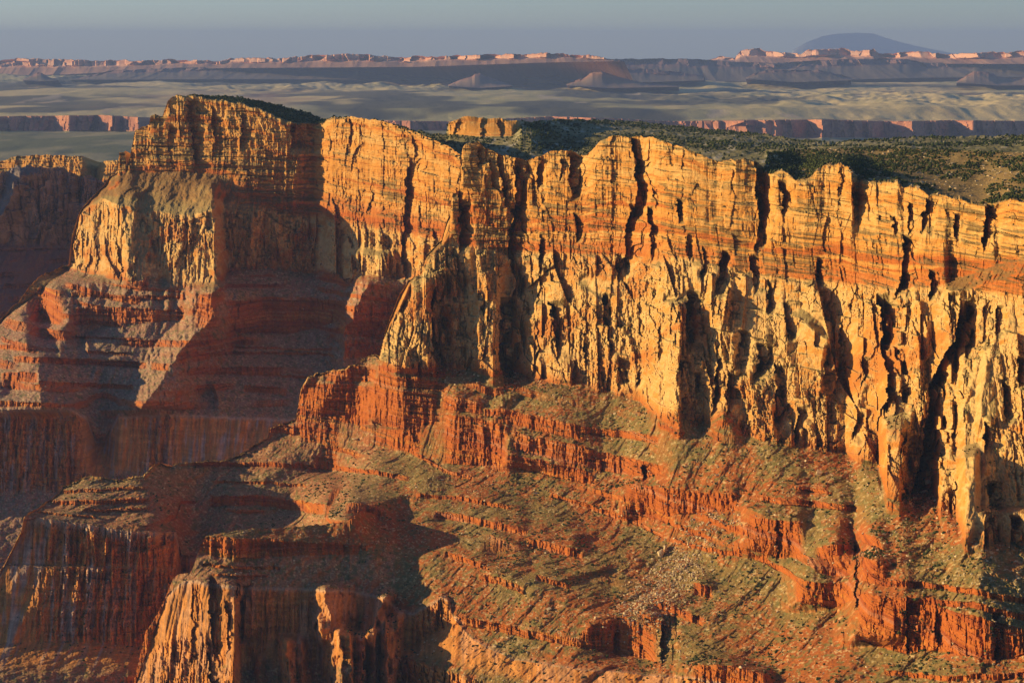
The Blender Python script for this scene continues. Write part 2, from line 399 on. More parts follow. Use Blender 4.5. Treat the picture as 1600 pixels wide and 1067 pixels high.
base_c = [(a, b, 3190. if a == 1130 else c) for a, b, c in base_c]
base_c = left + base_c
ur = np.array([p[0] for p in base_c]);
mid_v = [(592,561),(600,530),(640,445),(680,392),(705,372),(720,385),(800,392),(850,395),(960,400),(1060,402),(1200,432),(1300,442),(1400,452),(1480,448),(1650,470)]
def mk_mid():
    out = [(a, b+1.0, c) for a, b, c in wall_top if a < 592]
    for (a, b) in mid_v:
        yr = float(poly(wall_rim, a, 2)); yb = float(poly(base_c, a, 2))
        out.append((a, b, yr - 0.28*(yr-yb)))
    return out
mid_c = mk_mid()
c2 = [(-60,938,3840),(38,812,3900),(60,806,3890),(150,820,3850),(200,827,3830),(232,828,3815),(275,828,3872),(283,838,3990),(300,830,4000),(350,760,4030),(400,745,4040),(430,690,4100),(470,690,4080),(545,695,3985),(600,700,3900),(650,715,3800),(700,735,3700),(797,768,3535),(900,800,3390),
      (1000,830,3260),(1100,880,3060),(1200,930,2880),(1300,985,2670),(1400,1035,2490),(1500,1080,2310),(1650,1105,2190)]
# ledge surfaces between: row of the hollow / lower slopes
c3 = [(-60,939,3838),(38,813,3899),(60,807,3888),(150,821,3848),(200,828,3828),(232,829,3813),(275,829,3870),(283,850,3960),(300,850,3980),(350,800,3965),(400,800,3960),(450,803,3950),(470,804,3915),(490,806,3800),(510,809,3620),(545,812,3452),(580,850,3430),(620,870,3435),(650,868,3400),
      (700,860,3370),(750,880,3270),(800,900,3190),(900,940,3060),(1000,975,2960),(1100,1010,2820),(1200,1040,2720),(1300,1080,2500),(1400,1095,2390),(1500,1105,2270),(1650,1112,2180)]
def between(A, B, f=0.5):
    us = sorted(set([p[0] for p in A] + [p[0] for p in B]))
    return [(a, (1-f)*float(poly(A, a, 1)) + f*float(poly(B, a, 1)), (1-f)*float(poly(A, a, 2)) + f*float(poly(B, a, 2))) for a in us]
ch = [p for p in between(c2, c3) if p[0] < 295 or p[0] > 610] + [(300,740,4030),(400,736,4025),(470,735,4022),(528,737,4015),(560,742,3850),(600,748,3740)]
rwr = [(-60,940,3836),(38,814,3898),(60,808,3886),(150,822,3846),(200,829,3826),(232,830,3811),(275,830,3868),(283,870,3950),(330,870,3900),(400,850,3850),(500,880,3510),(545,922,3390),(600,932,3365),(620,953,3330),(645,957,3300),(670,946,3260),(690,933,3245),(700,938,3230),(708,965,3205),
       (740,1000,3130),(800,1030,3040),(900,1045,2930),(1077,1060,2780),(1300,1100,2470),(1400,1108,2370),(1500,1112,2260),(1650,1114,2170)]
rwm = [(-60,1010,3790),(0,1004,3785),(120,1000,3780),(200,1008,3785),(275,1010,3800),(283,1015,3900),(400,900,3650),(500,960,3440),(545,1000,3350),(600,1010,3330),(622,1012,3290),(645,1008,3280),(700,976,3222),(708,974,3200),(740,1005,3125),(800,1035,3035),(900,1048,2925),(1077,1062,2775),(1300,1105,2465),(1400,1112,2365),(1500,1116,2255),(1650,1116,2165)]
rwb = [(-60,1060,3660),(200,1055,3660),(283,1060,3800),(400,960,3600),(500,1010,3400),(545,1050,3325),(600,1040,3305),(622,1028,3255),(650,1032,3200),(690,1045,3120),(735,1058,3050),(800,1066,2990),(900,1090,2860),(1100,1100,2700),(1300,1110,2460),(1400,1116,2360),(1500,1119,2250),(1650,1118,2160)]
bot = [(-60,1125,3500),(283,1125,3650),(400,1040,3550),(500,1080,3370),(545,1125,3290),(600,1125,3270),(650,1125,3185),(700,1125,3085),(740,1125,3020),(800,1125,2950),(900,1125,2820),(1000,1125,2740),(1100,1125,2670),(1200,1125,2570),(1300,1125,2440),(1400,1125,2345),(1500,1125,2240),(1650,1125,2150)]
bands2 = [
 ([(590,571),(650,576),(697,583)], 9),([(593,586),(640,590),(697,598)], 15),([(577,604),(620,608),(687,616)], [(577,662),(620,668),(687,662)]),
 ([(690,618),(725,622),(757,630)], [(690,640),(725,644),(757,648)]),
 ([(466,598),(480,600),(530,600),(584,603)], [(466,648),(500,650),(540,660),(584,664)]),([(505,577),(550,574),(590,578)], 20),
 ([(418,664),(440,662),(470,668),(505,672)], 14),([(300,722),(350,721),(420,722),(540,728),(604,737),(640,745)], 8),
 ([(95,765),(160,762),(232,758)],6),([(80,781),(160,780),(236,776)],8),([(130,795),(237,792)],5),([(58,798),(150,806)],4),([(325,775),(400,772),(510,788)], 17),([(330,750),(420,752),(480,757)],5),([(538,785),(560,784),(585,790),(602,803)], 17),
 ([(688,648),(740,652),(797,668)], [(675,724),(740,728),(797,726)]),
 ([(755,638),(797,640),(860,655),(920,668),(985,674),(1030,684)], 12),([(797,671),(842,686),(890,692),(940,706),(1010,722),(1036,728)], [(797,703),(842,713),(890,726),(940,736),(1010,746),(1036,742)]),
 ([(789,710),(820,713),(855,722),(890,728),(928,740)], [(789,730),(820,735),(855,744),(890,752),(928,758)]),
 ([(972,757),(1010,759),(1060,765),(1110,770),(1160,772)], [(972,804),(1010,806),(1060,803),(1110,800),(1160,798)]),
 ([(677,797),(740,807),(825,826)], 12),([(822,839),(865,850),(910,860)], 14),([(695,862),(730,872),(762,882)], 9),([(747,895),(780,902),(820,918)], 11),
 ([(837,898),(893,913)], 9),([(708,962),(760,970),(830,985),(900,998),(925,1005)], 13),([(902,992),(925,976),(972,962),(1032,986)], [(902,1012),(925,1014),(988,1026),(1034,1036)]),
 ([(1081,908),(1115,916)], 20),([(1020,935),(1060,950),(1100,965)], 14),([(1162,806),(1210,812),(1260,816)], [(1162,856),(1220,873),(1260,866)]),
 ([(1270,858),(1300,850),(1335,850)], [(1270,895),(1300,900),(1335,900)]),([(1238,905),(1290,912),(1335,908)], [(1238,940),(1300,952),(1335,935)]),
 ([(1340,862),(1392,886)], [(1340,905),(1392,918)]),([(1333,926),(1407,932),(1450,940),(1495,955),(1610,985)], [(1333,998),(1416,1022),(1460,1016),(1556,1032),(1610,1020)]),
 ([(1440,932),(1520,940),(1610,962)], 11),([(1385,905),(1480,912),(1610,936)], 10),([(1077,1036),(1150,1040),(1210,1058)], 40),([(1190,775),(1260,782),(1340,790)], 10),([(1240,760),(1300,768)],6),
 ([(640,700),(700,735),(740,745)], 7),([(650,770),(720,776),(800,790)], 7),([(860,770),(960,800),(1000,812)], 7),([(1050,840),(1130,860),(1160,862)], 8),
 ([(1380,1045),(1480,1055),(1610,1050)], 9),
]
bands2 = [b for b in bands2]
benches2 = [([(-20,880),(270,886)],[(-20,883.5),(270,889.5)],9.0),([(-20,945),(270,950)],[(-20,947),(270,952)],6.0),([(1478,442),(1520,427),(1560,412),(1650,388)], [(1478,458),(1520,452),(1560,440),(1650,424)], 9.0),
            ([(1105,345),(1150,337),(1182,340)], [(1105,352),(1150,346),(1182,348)], 5.0),([(1205,345),(1300,352),(1370,360)], [(1205,352),(1300,360),(1370,370)], 4.0),
            ([(900,435),(940,425),(975,440)], [(900,445),(940,470),(975,480)], 4.0),([(785,467),(845,467)], [(785,480),(845,478)], 7.0),
            ([(1220,470),(1260,480),(1295,505)], [(1220,485),(1260,505),(1295,530)], 4.0),([(1040,465),(1075,462)], [(1040,472),(1075,472)], 5.0),
            ([(1375,655),(1420,640)], [(1375,672),(1420,668)], 7.0),([(1465,710),(1530,690)], [(1465,722),(1530,712)], 6.0),([(640,440),(700,385),(740,380)], [(640,470),(700,410),(740,398)], 3.0),
            ([(1525,790),(1610,790)], [(1525,800),(1610,802)], 6.0)]
steps2 = [
 ([(716,298),(719,345),(716,388)],70,22),([(747,232),(748,262)],20,20),([(765,250),(770,290),(783,300)],22,20),([(779,240),(781,262),(786,300),(791,335)],34,26),
 ([(803,252),(806,300),(801,330),(797,360),(795,400),(806,440),(800,462)],66,50),([(841,250),(841,292)],30,22),([(843,370),(843,430),(840,472)],32,20),
 ([(888,242),(890,270),(893,302)],50,36),([(877,250),(876,276)],28,13),([(896,335),(902,372)],36,20),
 ([(988,213),(992,260),(995,300),(990,330)],66,34),([(985,325),(978,370),(975,402),(968,428)],62,36),([(1010,325),(1015,360),(1018,398)],40,22),([(1022,295),(1026,322)],26,16),
 ([(1059,314),(1060,342)],40,15),([(1180,250),(1182,290),(1184,320),(1182,348)],80,30),([(1183,350),(1181,388)],42,18),([(1172,400),(1178,450)],34,20),
 ([(1128,395),(1122,420),(1118,448)],48,22),([(1098,388),(1096,432)],22,14),([(1071,368),(1073,402)],26,16),([(1215,285),(1222,300),(1225,328)],40,20),([(1276,405),(1278,443)],44,20),
 ([(1331,263),(1334,300),(1333,338)],50,34),([(1410,372),(1412,395),(1408,430),(1400,458)],48,30),([(1448,313),(1443,330),(1440,357)],40,22),([(1490,335),(1493,355),(1494,374)],30,18),
 ([(1541,322),(1538,350),(1536,382)],50,30),([(1420,318),(1420,362)],26,18),([(1393,337),(1393,363)],24,12),([(1453,425),(1455,463)],38,22),([(1312,262),(1313,300)],20,16),
 ([(682,430),(676,480),(675,530),(680,578)],90,60),([(712,400),(712,462)],40,24),([(755,460),(755,522)],16,12),([(780,470),(782,520),(780,560),(784,592)],90,60),
 ([(841,500),(838,562)],26,18),([(858,475),(866,520),(872,552)],62,38),([(912,505),(912,572)],36,20),([(812,420),(810,462)],24,16),([(893,565),(896,595)],26,14),
 ([(943,463),(946,500),(950,548)],62,34),([(966,562),(969,606)],40,22),([(1072,460),(1074,495),(1073,538)],80,32),([(1062,562),(1065,600),(1063,652)],40,22),([(998,572),(996,598)],26,14),
 ([(1085,585),(1088,612)],34,18),([(1120,560),(1117,600),(1112,642)],56,26),([(1137,582),(1135,642)],50,32),([(1158,520),(1150,560),(1145,577)],34,20),([(1183,540),(1186,568),(1178,584)],60,36),
 ([(1203,440),(1197,482)],44,22),([(1212,570),(1213,620),(1212,662)],60,30),([(1222,475),(1232,522)],44,24),([(1313,500),(1310,560),(1305,612)],30,18),([(1291,545),(1287,602)],22,14),
 ([(1246,640),(1241,692)],38,22),([(1370,468),(1378,510),(1375,545),(1388,580),(1385,620),(1370,662)],95,52),
 ([(1502,470),(1494,530),(1472,560),(1452,600),(1447,650),(1442,700),(1432,740),(1422,772)],120,62),([(1410,680),(1413,720),(1410,782)],70,36),([(1338,645),(1333,682)],34,22),
 ([(1565,600),(1570,652)],44,26),([(1537,660),(1538,702)],36,22),([(1493,755),(1488,802)],32,20),([(1541,800),(1539,852)],50,26),([(1543,755),(1546,797)],46,26),([(1579,808),(1581,852)],44,26),
 ([(1590,560),(1592,600)],34,22),([(1555,480),(1557,520)],34,20),([(1030,500),(1030,560)],20,14),([(926,640),(926,640.5)],0,1),([(1350,560),(1346,600)],26,18),
 ([(797,668),(797,726)],-1,1),([(1335,850),(1337,900),(1335,948)],30,30),([(1416,935),(1418,1018)],30,30),([(1004,728),(1006,746)],30,20),([(1034,962),(1034,1032)],40,30),([(930,985),(935,1030)],-1,1),
 ([(636,585),(634,612)],14,12),([(960,985),(958,1015)],16,12),([(1212,815),(1214,868)],22,16),([(1462,950),(1464,1012)],22,18),([(1552,960),(1556,1028)],30,26),
]
steps2 = [q for q in steps2 if q[1] > 0]
ridges2 = [([(690,735),(640,765),(600,785),(560,800),(540,812)],25,60,60),
           ([(560,566),(520,600),(500,640)],20,30,30), ([(800,610),(790,640),(795,726)],50,26,150),([(1165,790),(1165,860)],26,20,110),([(972,760),(972,805)],28,16,90),([(1245,880),(1243,945)],45,28,110),([(1338,870),(1335,1000)],60,34,120),
           ([(600,560),(585,600),(580,660)],32,24,60),([(1078,1036),(1078,1110)],40,26,90)]
ctr2 = [(wall_top,-0.25),(wall_rim,0.0),(mid_c,1.0),(base_c,2.0),(c2,2.5),(ch,2.65),(c3,2.8),(rwr,3.0),(rwm,3.5),(rwb,3.7),(bot,4.0)]
fins = [([(510,918),(514,960),(522,1000),(528,1090)],125,24,46),([(545,990),(548,1030),(552,1095)],100,12,26),([(602,930),(594,950),(584,975),(574,1000)],95,22,18),([(566,995),(568,1095)],98,12,22),([(584,985),(588,1095)],100,14,24),
        ([(604,970),(606,1095)],90,13,16),([(498,960),(501,1000)],80,10,16),([(532,985),(536,1090)],95,11,18),([(622,960),(618,1000),(612,1095)],60,16,14)]
ridges2 = ridges2 + fins
s2 = sheet(-140, 1880, 1.25, 1020, ctr2, bands2, benches2, steps2, ridges2, jag=1.3, seed=11, absrows=True, autoband=(21.0, -0.16, 2.03, 2.97))

def relief(s, rock=1.0, talus=1.0, gully=(0.5, -0.866)):
    cl = cliffness(s); s['cl'] = cl
    X, Y, Z = world(s['U'], s['V'], s['Y']); ST = s['ST']; sd_ = s['seed']
    if 'fine' in s:
        k_ = 1 + 0.6*s['fine']; X = 430 + (X-430)*k_
    if 'clmin' in s: cl = np.maximum(cl, s['clmin']); s['cl'] = cl
    r, e = rockfn(X, Z, sd_, 1.0, 1.0)
    upper = sst(1.08, 0.95, ST)
    # craggy part: deep fins; rim part: bedding and joints; red beds: short columns
    cr, _, _ = cells((X+4*fbm(X/20., Z/30., sd_+65, 2))/5.0, Z/22., sd_+9, 1.8, 0.3, 0.7)
    face = upper*(0.08*r + 0.62*e[1] + 1.7*ledgefn(Z, X, sd_)) + (1-upper)*(0.98*r)
    red = sst(1.97, 2.03, ST)
    face = face*(1-red) + red*(0.10*r + 0.30*e[0] + 0.25*e[1] + 1.7*cr + 1.6*ledgefn(Z, X, sd_+5))
    rwall = sst(2.97, 3.03, ST)
    fl, _, _ = cells((X+3*fbm(X/20., Z/60., sd_+66, 2))/9., Z/120., sd_+13, 1.9, 0.2, 0.6)
    face = face*(1-rwall) + rwall*(0.15*r + 0.7*e[0] + 0.4*e[1] + s.get('flute', 8)*fl + 2.5*cr + 0.8*ledgefn(Z, X, sd_+7))
    q = X*gully[0] + Y*gully[1]; p = X*gully[1] - Y*gully[0]
    sl = 7.5*fbm(q/42. + 1.0*fbm(X/60., Y/60., sd_+112, 2), p/170., sd_+110, 3) + 2.2*fbm(q/15., p/60., sd_+113, 3) + 1.5*fbm(q/9., p/26., sd_+114, 3) + 1.1*fbm(X/3.4, Y/4.5, sd_+116, 2) + 2.2*fbm(X/15., Y/22., sd_+118, 2)
    flat = sst(-0.25, 0.0, ST)*1.0
    pl = (1-flat)
    s['Y'] = s['Y'] + cl*rock*face + (1-cl)*talus*sl*1.6*(1-0.5*pl)
    if s['absrows']:
        k0 = np.maximum(s['fi'] - 3, 0)[None]; rowi = np.arange(cl.shape[0])[:, None]
        s['Y'] = np.where(rowi < k0, np.take_along_axis(s['Y'], k0, 0), s['Y'])
    return s
raw2 = s2['Y'].copy(); s2['rwg'] = 0.25 + 0.5*sst(420, 300, s2['U']); s2['fine'] = sst(1330, 1480, s2['U']); s2['clmin'] = 0.9*sst(1.0, 1.1, s2['ST'])*sst(2.0, 1.95, s2['ST'])*sst(760, 720, s2['U'])
relief(s2)
s2['maroon'] = 0.55*sst(640, 520, s2['U'] + 0.45*(s2['V']-760))
finish(s2, 'canyon_wall', lambda s, P, nz: canyon_color(s, P, nz), skirt=(14, 420, 10), label='long orange canyon wall with banded rim cliffs above red ledges and talus slopes')

# ================================================================== 2. nearest spur (lower left, lit fins)
e_top = [(195,1110,3470),(205,1080,3465),(215,1040,3460),(228,985,3450),(245,960,3440),(262,925,3430),(270,904,3430),(282,897,3425),(298,893,3420),(303,882,3425),(312,856,3440),(319,840,3445),(335,834,3448),
         (345,832,3450),(400,825,3455),(450,822,3460),(500,820,3458),(530,815,3454),(546,812,3452)]
e_b1 = [(195,1112,3469),(262,926,3429),(300,894,3418),(314,858,3436),(320,842,3430),(375,841,3390),(385,841,3425),(460,842,3420),(546,846,3432)]
e_b2 = [(195,1113,3468),(262,927,3428),(300,895,3416),(312,868,3432),(320,870,3424),(375,872,3384),(385,871,3415),(460,870,3412),(546,868,3424)]
e_rim = [(195,1114,3467),(262,928,3427),(272,908,3415),(300,906,3385),(325,911,3352),(360,915,3335),(372,917,3332),(380,917,3368),(430,918,3380),(500,920,3385),(546,922,3390)]
e_mid = [(195,1115,3460),(245,1000,3425),(262,1000,3390),(300,1000,3340),(350,1000,3280),(366,1000,3262),(378,1000,3335),(430,1000,3350),(495,1000,3350),(546,1000,3350)]
e_bot = [(195,1128,3450),(215,1125,3420),(262,1125,3350),(350,1125,3235),(370,1125,3225),(385,1125,3280),(430,1125,3290),(546,1125,3290)]
def extend(c, src):     # the spur grades into the slope behind it
    return [p for p in c if p[0] <= 545] + [(a, float(poly(src, a, 1)), float(poly(src, a, 2))) for a in (560, 580, 600, 625, 650)]
e_top = e_top[:-1] + [(546,812,3450),(560,800,3450),(580,800,3445),(600,806,3440),(650,830,3400)]
e_b1 = [p for p in e_b1 if p[0] < 540] + [(546,848,3430),(600,850,3430),(650,852,3400)]
e_b2 = [p for p in e_b2 if p[0] < 540] + [(546,868,3424),(600,868,3430),(650,868,3400)]
e_rim = extend([p for p in e_rim if p[0] < 540] + [(545,922,3390)], rwr); e_mid = extend([p for p in e_mid if p[0] < 540] + [(545,1000,3350)], rwm); e_bot = extend([p for p in e_bot if p[0] < 540] + [(545,1125,3290)], bot)
s3 = sheet(195, 650, 1.1, 300, [(e_top,2.45),(e_b1,2.6),(e_b2,2.7),(e_rim,3.0),(e_mid,3.5),(e_bot,4.0)],
           bands=[([(312,840),(345,838),(400,840),(460,846),(546,850),(600,852)],[(312,866),(345,870),(400,872),(460,868),(546,866),(600,868)]),([(315,880),(380,884),(440,886)],5),([(330,895),(420,898)],4)],
           steps=[([(325,905),(327,960),(335,1020)],38,30),([(372,905),(372,960),(376,1060)],34,40),([(352,940),(356,1010)],26,22),([(300,925),(302,1060)],14,14),([(322,1000),(330,1090)],40,30)],
           ridges=[([(446,1000),(450,1030),(457,1090)],92,14,26),([(470,1000),(474,1090)],50,8,14),([(404,1030),(408,1090)],30,7,12),([(330,842),(331,866)],10,5,8),([(352,842),(353,868)],12,5,10),([(365,842),(366,872)],12,5,9)] + fins,
           jag=1.0, seed=11, absrows=True)
for i, uu in enumerate(s3['u']):
    if uu > 546:
        k = int(np.argmin(np.abs(s2['u'] - uu))); y2 = np.interp(s3['V'][:, i], s2['V'][:, k], raw2[:, k])
        t = float(sst(550., 590., uu)); s3['Y'][:, i] = (1-t)*s3['Y'][:, i] + t*y2 - 3 + 12*float(sst(605., 645., uu))
s3['flute'] = 5; s3['rwg'] = 0.3
relief(s3)
s3['maroon'] = 0.7*sst(850, 870, s3['V'])
finish(s3, 'canyon_spur', lambda s, P, nz: canyon_color(s, P, nz), skirt=(32, 500, 12), label='nearest flat topped red spur ending in bright orange fluted fins')

# ================================================================== 3. far promontory with the highest point
p_top = [(-60,545,5450),(0,500,5530),(30,470,5580),(60,431,5630),(90,419,5670),(107,414,5680),(112,370,5670),(125,330,5660),(145,306,5640),(160,292,5630),(172,276,5620),
 (184,268,5610),(186,238,5610),(196,236,5600),(198,262,5600),(204,240,5595),(211,204,5590),(233,196,5575),(235,181,5570),(254,180,5555),(262,156,5550),(275,149,5540),(330,150,5560),(370,152,5640),
 (430,163,5650),(480,176,5640),(505,188,5560),(512,188,5290),(520,184,5270),(560,184,5170),(600,190,5060),(650,207,4920),(700,228,4790),(725,246,4720),(780,300,4600)]
p_rim = [(a,b+0.7,c) for a,b,c in p_top if a < 300] + [(330,154,5490),(380,163,5430),(410,172,5395),(440,186,5360),(462,192,5340),(490,196,5375),(505,192,5330),(520,186,5265),(560,185,5165),(600,193,5055),(650,212,4915),(700,236,4785),(725,256,4715),(780,310,4590)]
p_tt = [(-60,546,5449),(107,416,5678),(125,333,5650),(160,296,5610),(185,276,5590),(200,272,5575),(230,270,5545),(280,268,5500),(330,272,5450),(380,276,5390),(460,300,5335),(490,300,5365),(505,300,5310),(520,300,5250),(600,320,5045),(700,340,4780),(780,360,4585)]
p_tb = [(-60,547,5447),(107,418,5676),(125,336,5640),(160,310,5550),(185,320,5440),(215,325,5400),(250,332,5350),(280,335,5305),(335,330,5275),(350,330,5350),(480,350,5335),(505,350,5300),(520,360,5230),(600,370,5030),(700,390,4765),(780,400,4580)]
p_base = [(-60,549,5445),(0,505,5528),(60,436,5620),(107,420,5670),(130,425,5560),(150,432,5470),(200,440,5300),(213,440,5270),(222,438,5266),(260,440,5262),(272,445,5225),(300,452,5205),(335,455,5175),(345,440,5200),(356,425,5315),(420,420,5325),(490,428,5320),(500,425,5250),(512,425,5200),(545,440,5115),(570,437,5085),(620,435,5020),(700,440,4760),(780,440,4560)]
p_c2 = [(-60,600,5150),(0,575,5170),(60,565,5130),(120,560,5120),(200,560,5110),(300,565,5090),(400,560,5110),(500,560,5110),(560,560,5060),(620,560,4960),(780,560,4500)]
p_rwr = [(-60,645,4900),(0,640,4905),(60,640,4900),(115,642,4895),(135,652,4920),(150,690,4990),(165,690,4995),(185,650,4930),(250,648,4900),(340,650,4900),(450,655,4900),(620,660,4860),(780,660,4450)]
p_rwb = [(-60,775,4840),(90,768,4835),(250,770,4840),(780,780,4400)]
p_bot = [(-60,905,4480),(90,905,4470),(250,900,4500),(780,905,4200)]
s1 = sheet(-200, 780, 1.3, 680, [(p_top,-0.25),(p_rim,0.0),(p_tt,0.85),(p_tb,1.05),(p_base,2.0),(p_c2,2.5),(p_rwr,3.0),(p_rwb,3.9),(p_bot,4.4)],
  bands=[([(-20,535),(60,545)],8),([(0,582),(60,582)],16),([(40,445),(105,455)],[(40,500),(105,510)]),([(110,455),(200,462),(290,460)],8),([(110,480),(200,480),(290,485)],[(110,508),(200,506),(290,500)]),
         ([(300,462),(345,455)],[(300,510),(345,515)]),([(350,470),(450,468),(545,470)],[(350,520),(450,522),(545,500)]),([(20,557),(120,560),(230,566)],10),([(350,580),(480,586),(530,590)],5),([(60,596),(140,598),(210,602)],8),
         ([(235,565),(265,568)],12),([(380,600),(450,606)],12),([(520,495),(600,500)],26),([(110,525),(220,528)],4),([(360,540),(520,545)],4)],
  steps=[([(340,330),(334,380),(335,430),(340,450)],10,40),([(292,160),(300,220),(302,260)],45,30),([(262,200),(264,255)],24,20),([(330,170),(334,230)],26,22),([(380,180),(376,230)],24,24),([(455,195),(455,230)],60,50),
         ([(213,300),(212,330),(208,380),(212,440)],10,20),([(225,345),(240,400)],20,30),([(547,188),(546,225)],28,20),([(560,228),(547,262)],18,14),([(645,215),(648,250)],42,22),([(638,250),(632,300),(630,360),(628,400)],58,32),
         ([(676,360),(682,395)],30,18),([(625,395),(632,432)],44,26),([(580,300),(575,330)],20,18),([(600,370),(612,405)],26,16),([(120,340),(122,400)],20,14),([(150,340),(152,420)],20,16),([(183,380),(188,440)],30,22),([(520,310),(530,350)],24,18)],
  ridges=[([(118,440),(106,456),(104,505),(66,530),(60,560),(60,600),(70,640)],120,110,60),([(332,452),(325,475),(332,495),(308,520),(285,545),(262,575),(245,605),(222,640),(205,640)],165,50,80),
          ([(578,440),(562,468),(550,500),(536,512),(540,540),(534,580),(528,620)],155,28,60),([(332,598),(340,620),(345,640)],40,9,20),([(135,525),(138,550)],24,5,9),([(95,535),(96,560)],20,5,9),
          ([(330,290),(332,340),(338,400),(340,452)],60,50,14),([(205,300),(204,360),(210,440)],30,40,34),([(590,395),(590,435)],36,60,30)],
  jag=1.3, seed=31, absrows=True, autoband=(27.0, 0.12, 2.03, 2.97))
s1['maroon'] = 0.75; s1['far'] = 0.6; s1['mcol'] = A3(.38,.215,.125)  # 'far' sets how strongly the mauve shade tint is painted in
relief(s1, rock=1.25, talus=1.5, gully=(1, 0))
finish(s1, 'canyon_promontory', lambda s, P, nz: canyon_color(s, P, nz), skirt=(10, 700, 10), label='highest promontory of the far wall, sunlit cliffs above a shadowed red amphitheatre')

# ================================================================== 4. ridge and pale cliff behind the promontory on the left
b_top = [(-80,278,6500),(0,272,6520),(20,263,6530),(45,259,6540),(90,261,6560),(108,268,6570),(125,276,6590),(150,277,6610),(170,290,6640),(240,310,6700)]
b_m = [(-80,380,6440),(240,390,6600)]; b_m2 = [(-80,450,6300),(240,460,6480)]
b_bot = [(-80,545,6000),(240,545,6200)]
s4 = sheet(-240, 240, 1.6, 190, [(b_top,1.2),(b_m,2.0),(b_m2,2.6),(b_bot,3.2)], ridges=[([(35,270),(22,295),(5,330),(-20,370)],60,20,40)], jag=1.6, seed=51, autoband=(30.,0.1,2.03,3.2))
relief(s4, rock=1.3, talus=1.5, gully=(1,0)); finish(s4, 'shadowed_ridge', lambda s, P, nz: canyon_color(s, P, nz)*0.08 + 0.85*mixc(mixc(A3(.27,.22,.20), A3(.16,.13,.13), sst(-.3,.3,fbm(P[...,0]/40.,P[...,2]/25.,55,4))), A3(.16,.09,.09), sst(1.9,2.1,s['ST'])), skirt=(30, 500, 8), label='dark shadowed ridge at the left edge behind the promontory')  # the ridge's shade is put into its dark base colour
f_top = [(-80,262,7700),(0,252,7600),(28,245,7560),(60,242,7500),(128,243,7380),(140,256,7420),(150,262,7450),(163,251,7360),(200,250,7280),(300,255,7200)]
f_b = [(-80,300,7680),(0,295,7560),(130,300,7330),(200,300,7260),(300,300,7180)]
f_bot = [(-80,330,7500),(300,330,7000)]
s5 = sheet(-240, 300, 1.6, 60, [(f_top,0.1),(f_b,1.0),(f_bot,2.2)], jag=1.0, seed=52)
relief(s5, rock=1.4, gully=(1,0)); finish(s5, 'pale_cliff', lambda s, P, nz: canyon_color(s, P, nz), skirt=(8, 900, 6), label='pale sunlit cliff at the left edge behind the dark ridge')

# ================================================================== 5. wooded plateau behind the rim
q_top = [(540,186,5700),(590,189,5650),(650,203,5500),(697,211,5350),(701,191,5300),(714,187,5280),(728,183,5270),(745,184,5260),(810,188,5200),(830,190,5300),(870,186,5600),(920,187,6100),(1000,190,6300),(1100,200,6000),
 (1180,208,5700),(1250,218,5400),(1300,222,5350),(1360,218,5300),(1440,214,5200),(1500,213,5100),(1600,212,4900),(1660,212,4800)]
q_a = [(540,187,5690),(697,212,5340),(703,211,5290),(750,215,5190),(800,214,5130),(815,196,5220),(870,190,5500),(920,190,6000),(1000,193,6200),(1100,203,5900),(1180,211,5600),(1250,222,5300),(1660,216,4700)]
q_b = [(540,215,5400),(650,228,5250),(700,238,5150),(760,235,5000),(830,215,5000),(900,212,5150),(1000,212,5100),(1100,225,4800),(1250,232,4600),(1400,228,4500),(1660,228,4300)]
q_bot = [(540,240,5300),(650,262,5100),(700,275,4950),(750,290,4700),(850,290,4500),(950,290,4300),(1100,300,4100),(1660,290,3800)]
s6 = sheet(540, 1920, 1.6, 130, [(q_top,0.0),(q_a,0.5),(q_b,1.9),(q_bot,1.95)], jag=0.8, wobble=0, seed=61, steps=[([(712,190),(711,210)],20,12),([(752,188),(754,212)],20,16),([(780,190),(782,212)],24,18)])
cl6 = cliffness(s6); X6, Y6, Z6 = world(s6['U'], s6['V'], s6['Y'])
msk = sst(698, 704, s6['U'])*sst(816, 806, s6['U'])
r6, _ = rockfn(X6, Z6, 61)
s6['Y'] = s6['Y'] + msk*cl6*(0.6*r6 + ledgefn(Z6, X6, 61))
s6['dz'] = (1-msk)*sst(0, 8, s6['V']-s6['vk'][0][None])*(11*fbm(X6/160., Y6/300., 62, 4) + 2*fbm(X6/16., Y6/30., 66, 3))
def plateau_color(s, P, nz):
    X, Y, Z = P[..., 0], P[..., 1], P[..., 2]
    n1 = fbm(X/140., Y/300., 63, 4); n2 = fbm(X/14., Y/30., 64, 4)
    g = mixc(A3(.27,.235,.10), A3(.15,.145,.055), sst(-0.3, 0.3, n1 + 0.5*n2)); g = mixc(g, A3(.62,.54,.38), sst(0.25, 0.5, n2 - 0.2*n1)*0.7)
    c = canyon_color(s, P, nz*0)
    return mixc(g, c, msk*sst(0.5,0.46,s['ST'] ))
finish(s6, 'plateau', plateau_color, skirt=(9, 1800, 8), label='scrub covered plateau behind the canyon rim')

